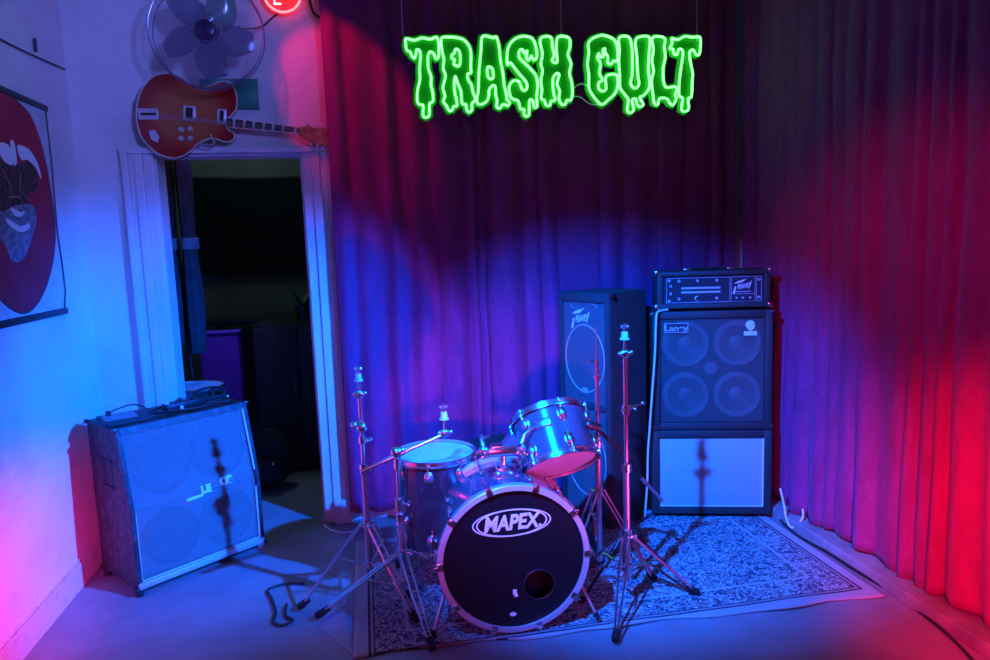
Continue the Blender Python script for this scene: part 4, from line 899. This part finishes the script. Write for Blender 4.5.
for k, (x, lab) in enumerate(((-1.125, 'dark hanging coat nearest the left side of the doorway, inside the back room'), (-1.02, 'dark hanging coat with a pale hem band, further in behind the doorway'))):
    gmt = thing('hanging_coat', lab, 'coat', (x-.04, 4.67, 0), 0, 'coats hanging in the back room')
    t = bmesh.new(); rows = []
    for j in range(16):
        z = 2.25-.083*j*(1.05 if k else 1.0); w_ = .036+.006*sin(j*.7)+.0008*j; rows.append([t.verts.new((w_*cos(2*pi*i/24)*(1+.12*sin(6*2*pi*i/24)), .08*sin(2*pi*i/24)*(1+.1*sin(5*2*pi*i/24)), z)) for i in range(24)])
    for j in range(15):
        for i in range(24): t.faces.new((rows[j][i], rows[j][(i+1) % 24], rows[j+1][(i+1) % 24], rows[j+1][i]))
    t.faces.new(rows[0]); t.faces.new(rows[-1][::-1]); bmesh.ops.recalc_face_normals(t, faces=t.faces[:])
    mb = MB().use('cloth_dark'); mb._merge(t); mb.link('body', gmt, angle=180)
    MB().use('cloth_pale').lathe([(.054, 1.59), (.056, 1.61), (.055, 1.655), (.050, 1.66)], Matrix.Diagonal((1, 2.0, 1, 1)), 24).link('pale_band', gmt)
    MB().use('metal_dark').tube(smoothpath([(0, 0, 2.25), (0, 0, 2.32), (.015, 0, 2.35), (0, 0, 2.38)], 5), .003).link('hanger', gmt)
rr_ = thing('clothes_rail', 'dark rail the coats hang from inside the back room', 'clothes rail', (-1.12, 4.67, 0))
MB().use('metal_dark').cyl((-.35, 0, 2.385), (.30, 0, 2.385), .012).link('rail', rr_)
for x in (-.33, -.02): MB().use('metal_dark').cyl((x-.02, .30, 0), (x-.02, .0, 2.385), .011).link('post', rr_)
rtb = thing('side_drum', 'drum with blue-lit rim standing behind the slant-front cabinet in the doorway', 'drum', (-1.06, 4.50, .05))
MB().use('drum_blue').lathe([(.17, .50), (.17, .70), (.0, .70)], None, 48).link('shell', rtb)
MB().use('drumhead').lathe([(0, .703), (.168, .702), (.168, .698)], None, 48).link('drumhead', rtb); MB().use('chrome').torus(.174, .007, T((0, 0, .705)), 56, 8).link('hoop', rtb); MB().use('chrome').torus(.174, .006, T((0, 0, .51)), 56, 8).link('hoop', rtb)
for k in range(8): MB().use('chrome').box(.170, .188, -.01, .01, .57, .63, .006, RZ(k*pi/4+.2)).link('lug', rtb)
for k in range(3): MB().use('metal_dark').tube([(0, 0, .48), (.05*cos(k*2.09), .05*sin(k*2.09), .3), (.2*cos(k*2.09), .2*sin(k*2.09), -.04)], .009).link('stand_leg', rtb)
bp = thing('backpack', 'dark backpack slumped on the back room floor behind the right door jamb', 'bag', (-.70, 4.72, 0))
MB().use('cloth_dark').ball((0, 0, .20), .20, (.85, .6, 1.0)).link('body', bp); MB().use('cloth_dark').box(-.10, .10, -.16, -.10, .08, .22, .03).link('pocket', bp); MB().use('black').tube(smoothpath([(-.05, -.08, .36), (-.02, -.11, .42), (.04, -.08, .37)], 6), .008).link('strap', bp)
MB().use('chrome').ball((.055, -.155, .20), .012).link('buckle', bp)

# ------------------------------------------------------------------ lights
def spot(name, loc, aim, energy, color, size, blend=.4, rad=.05):
    l = bpy.data.lights.new(name, 'SPOT'); l.energy = energy; l.color = color; l.spot_size = R(size); l.spot_blend = blend; l.shadow_soft_size = rad
    o = bpy.data.objects.new(name, l); COL.objects.link(o); o.location = loc
    o.rotation_euler = (V(aim)-V(loc)).to_track_quat('-Z', 'Y').to_euler(); return o
def area(name, loc, aim, energy, color, sx, sy):
    l = bpy.data.lights.new(name, 'AREA'); l.energy = energy; l.color = color; l.shape = 'RECTANGLE'; l.size = sx; l.size_y = sy
    o = bpy.data.objects.new(name, l); COL.objects.link(o); o.location = loc
    o.rotation_euler = (V(aim)-V(loc)).to_track_quat('-Z', 'Y').to_euler(); return o
BLUE = (.0, .22, 1.0)
spot('blue_spot_left', (-.25, 1.35, 2.55), (1.42, 3.62, .26), 2300, (0, .12, 1), 50, .85, .03)
spot('blue_spot_right', (1.85, 1.45, 2.15), (-.92, 3.85, .60), 2800, (0, .108, 1), 42, .9, .03)
spot('red_spot_right', (1.10, .95, 1.0), (2.2, 1.80, .45), 340, (1, .0, .09), 60, .95, .08)
spot('pink_spot_left', (-.60, .9, .60), (-1.42, 2.52, .36), 620, (1, .01, .32), 31, 1.0, .10)
spot('magenta_front_spot', (-.1, .2, .95), (.66, 3.4, .50), 140, (1, .02, .32), 30, .9, .10)
spot('pink_floor_spot', (1.75, 1.65, .12), (.76, 2.85, .66), 80, (1, .05, .42), 26, .8, .05)
spot('red_spot_high', (-.55, 3.35, 3.1), (-.10, 3.95, 2.42), 26, (1, .0, .12), 38, .35, .03)
spot('blue_fill_upper', (1.4, -.2, 2.9), (-1.5, 3.7, 2.75), 520, (.12, .18, 1.0), 38, .9, .25)  # added fill, stands in for bluish ambient on the upper left wall
spot('magenta_fill_high', (.5, 1.0, 2.7), (2.2, 2.75, 1.25), 95, (1, .0, .30), 38, 1.0, .10)  # added fill that lifts the upper right curtain, no fixture known
area('violet_ambient_fill', (.2, -.6, 3.2), (.2, 1.2, 0), 7, (.42, .13, .42), 2.2, 2.2)  # added ambient fill behind the camera, no fixture known
area('back_room_lamp', (-.9, 5.2, 3.2), (-.9, 5.2, 0), 6, (.45, .8, .75), .6, .6)
spot('back_room_violet', (-.9, 4.4, 2.9), (-1.0, 5.15, .80), 70, (.2, .1, 1.0), 24, .4, .04)
w_ = bpy.data.worlds.new('night'); SC.world = w_; w_.use_nodes = True
w_.node_tree.nodes['Background'].inputs[0].default_value = (.01, .01, .03, 1); w_.node_tree.nodes['Background'].inputs[1].default_value = .5

# ------------------------------------------------------------------ camera
cd = bpy.data.cameras.new('camera'); cd.sensor_fit = 'HORIZONTAL'; cd.sensor_width = 36; cd.lens = 36*700/990; cd.clip_start = .02
cam = bpy.data.objects.new('camera', cd); COL.objects.link(cam); SC.camera = cam
yaw, pit, rol = R(10.4), R(7.16), R(1.99)
cy_, sy_, cp_, sp_ = cos(yaw), sin(yaw), cos(pit), sin(pit)
fw = V((sy_*cp_, cy_*cp_, -sp_)); rt_ = V((cy_, -sy_, 0)); up_ = rt_.cross(fw)
r2 = rt_*cos(rol)-up_*sin(rol); u2 = rt_*sin(rol)+up_*cos(rol)
mw = Matrix((r2, u2, -fw)).transposed().to_4x4(); mw.translation = (0, 0, 1.57); cam.matrix_world = mw
SC.view_settings.view_transform = 'Standard'; SC.view_settings.look = 'None'; SC.view_settings.gamma = 1; SC.view_settings.exposure = 0; SC.view_settings.use_curve_mapping = False
SC.cycles.use_denoising = True
SC.cycles.max_bounces = 6
SC.cycles.sample_clamp_indirect = 4
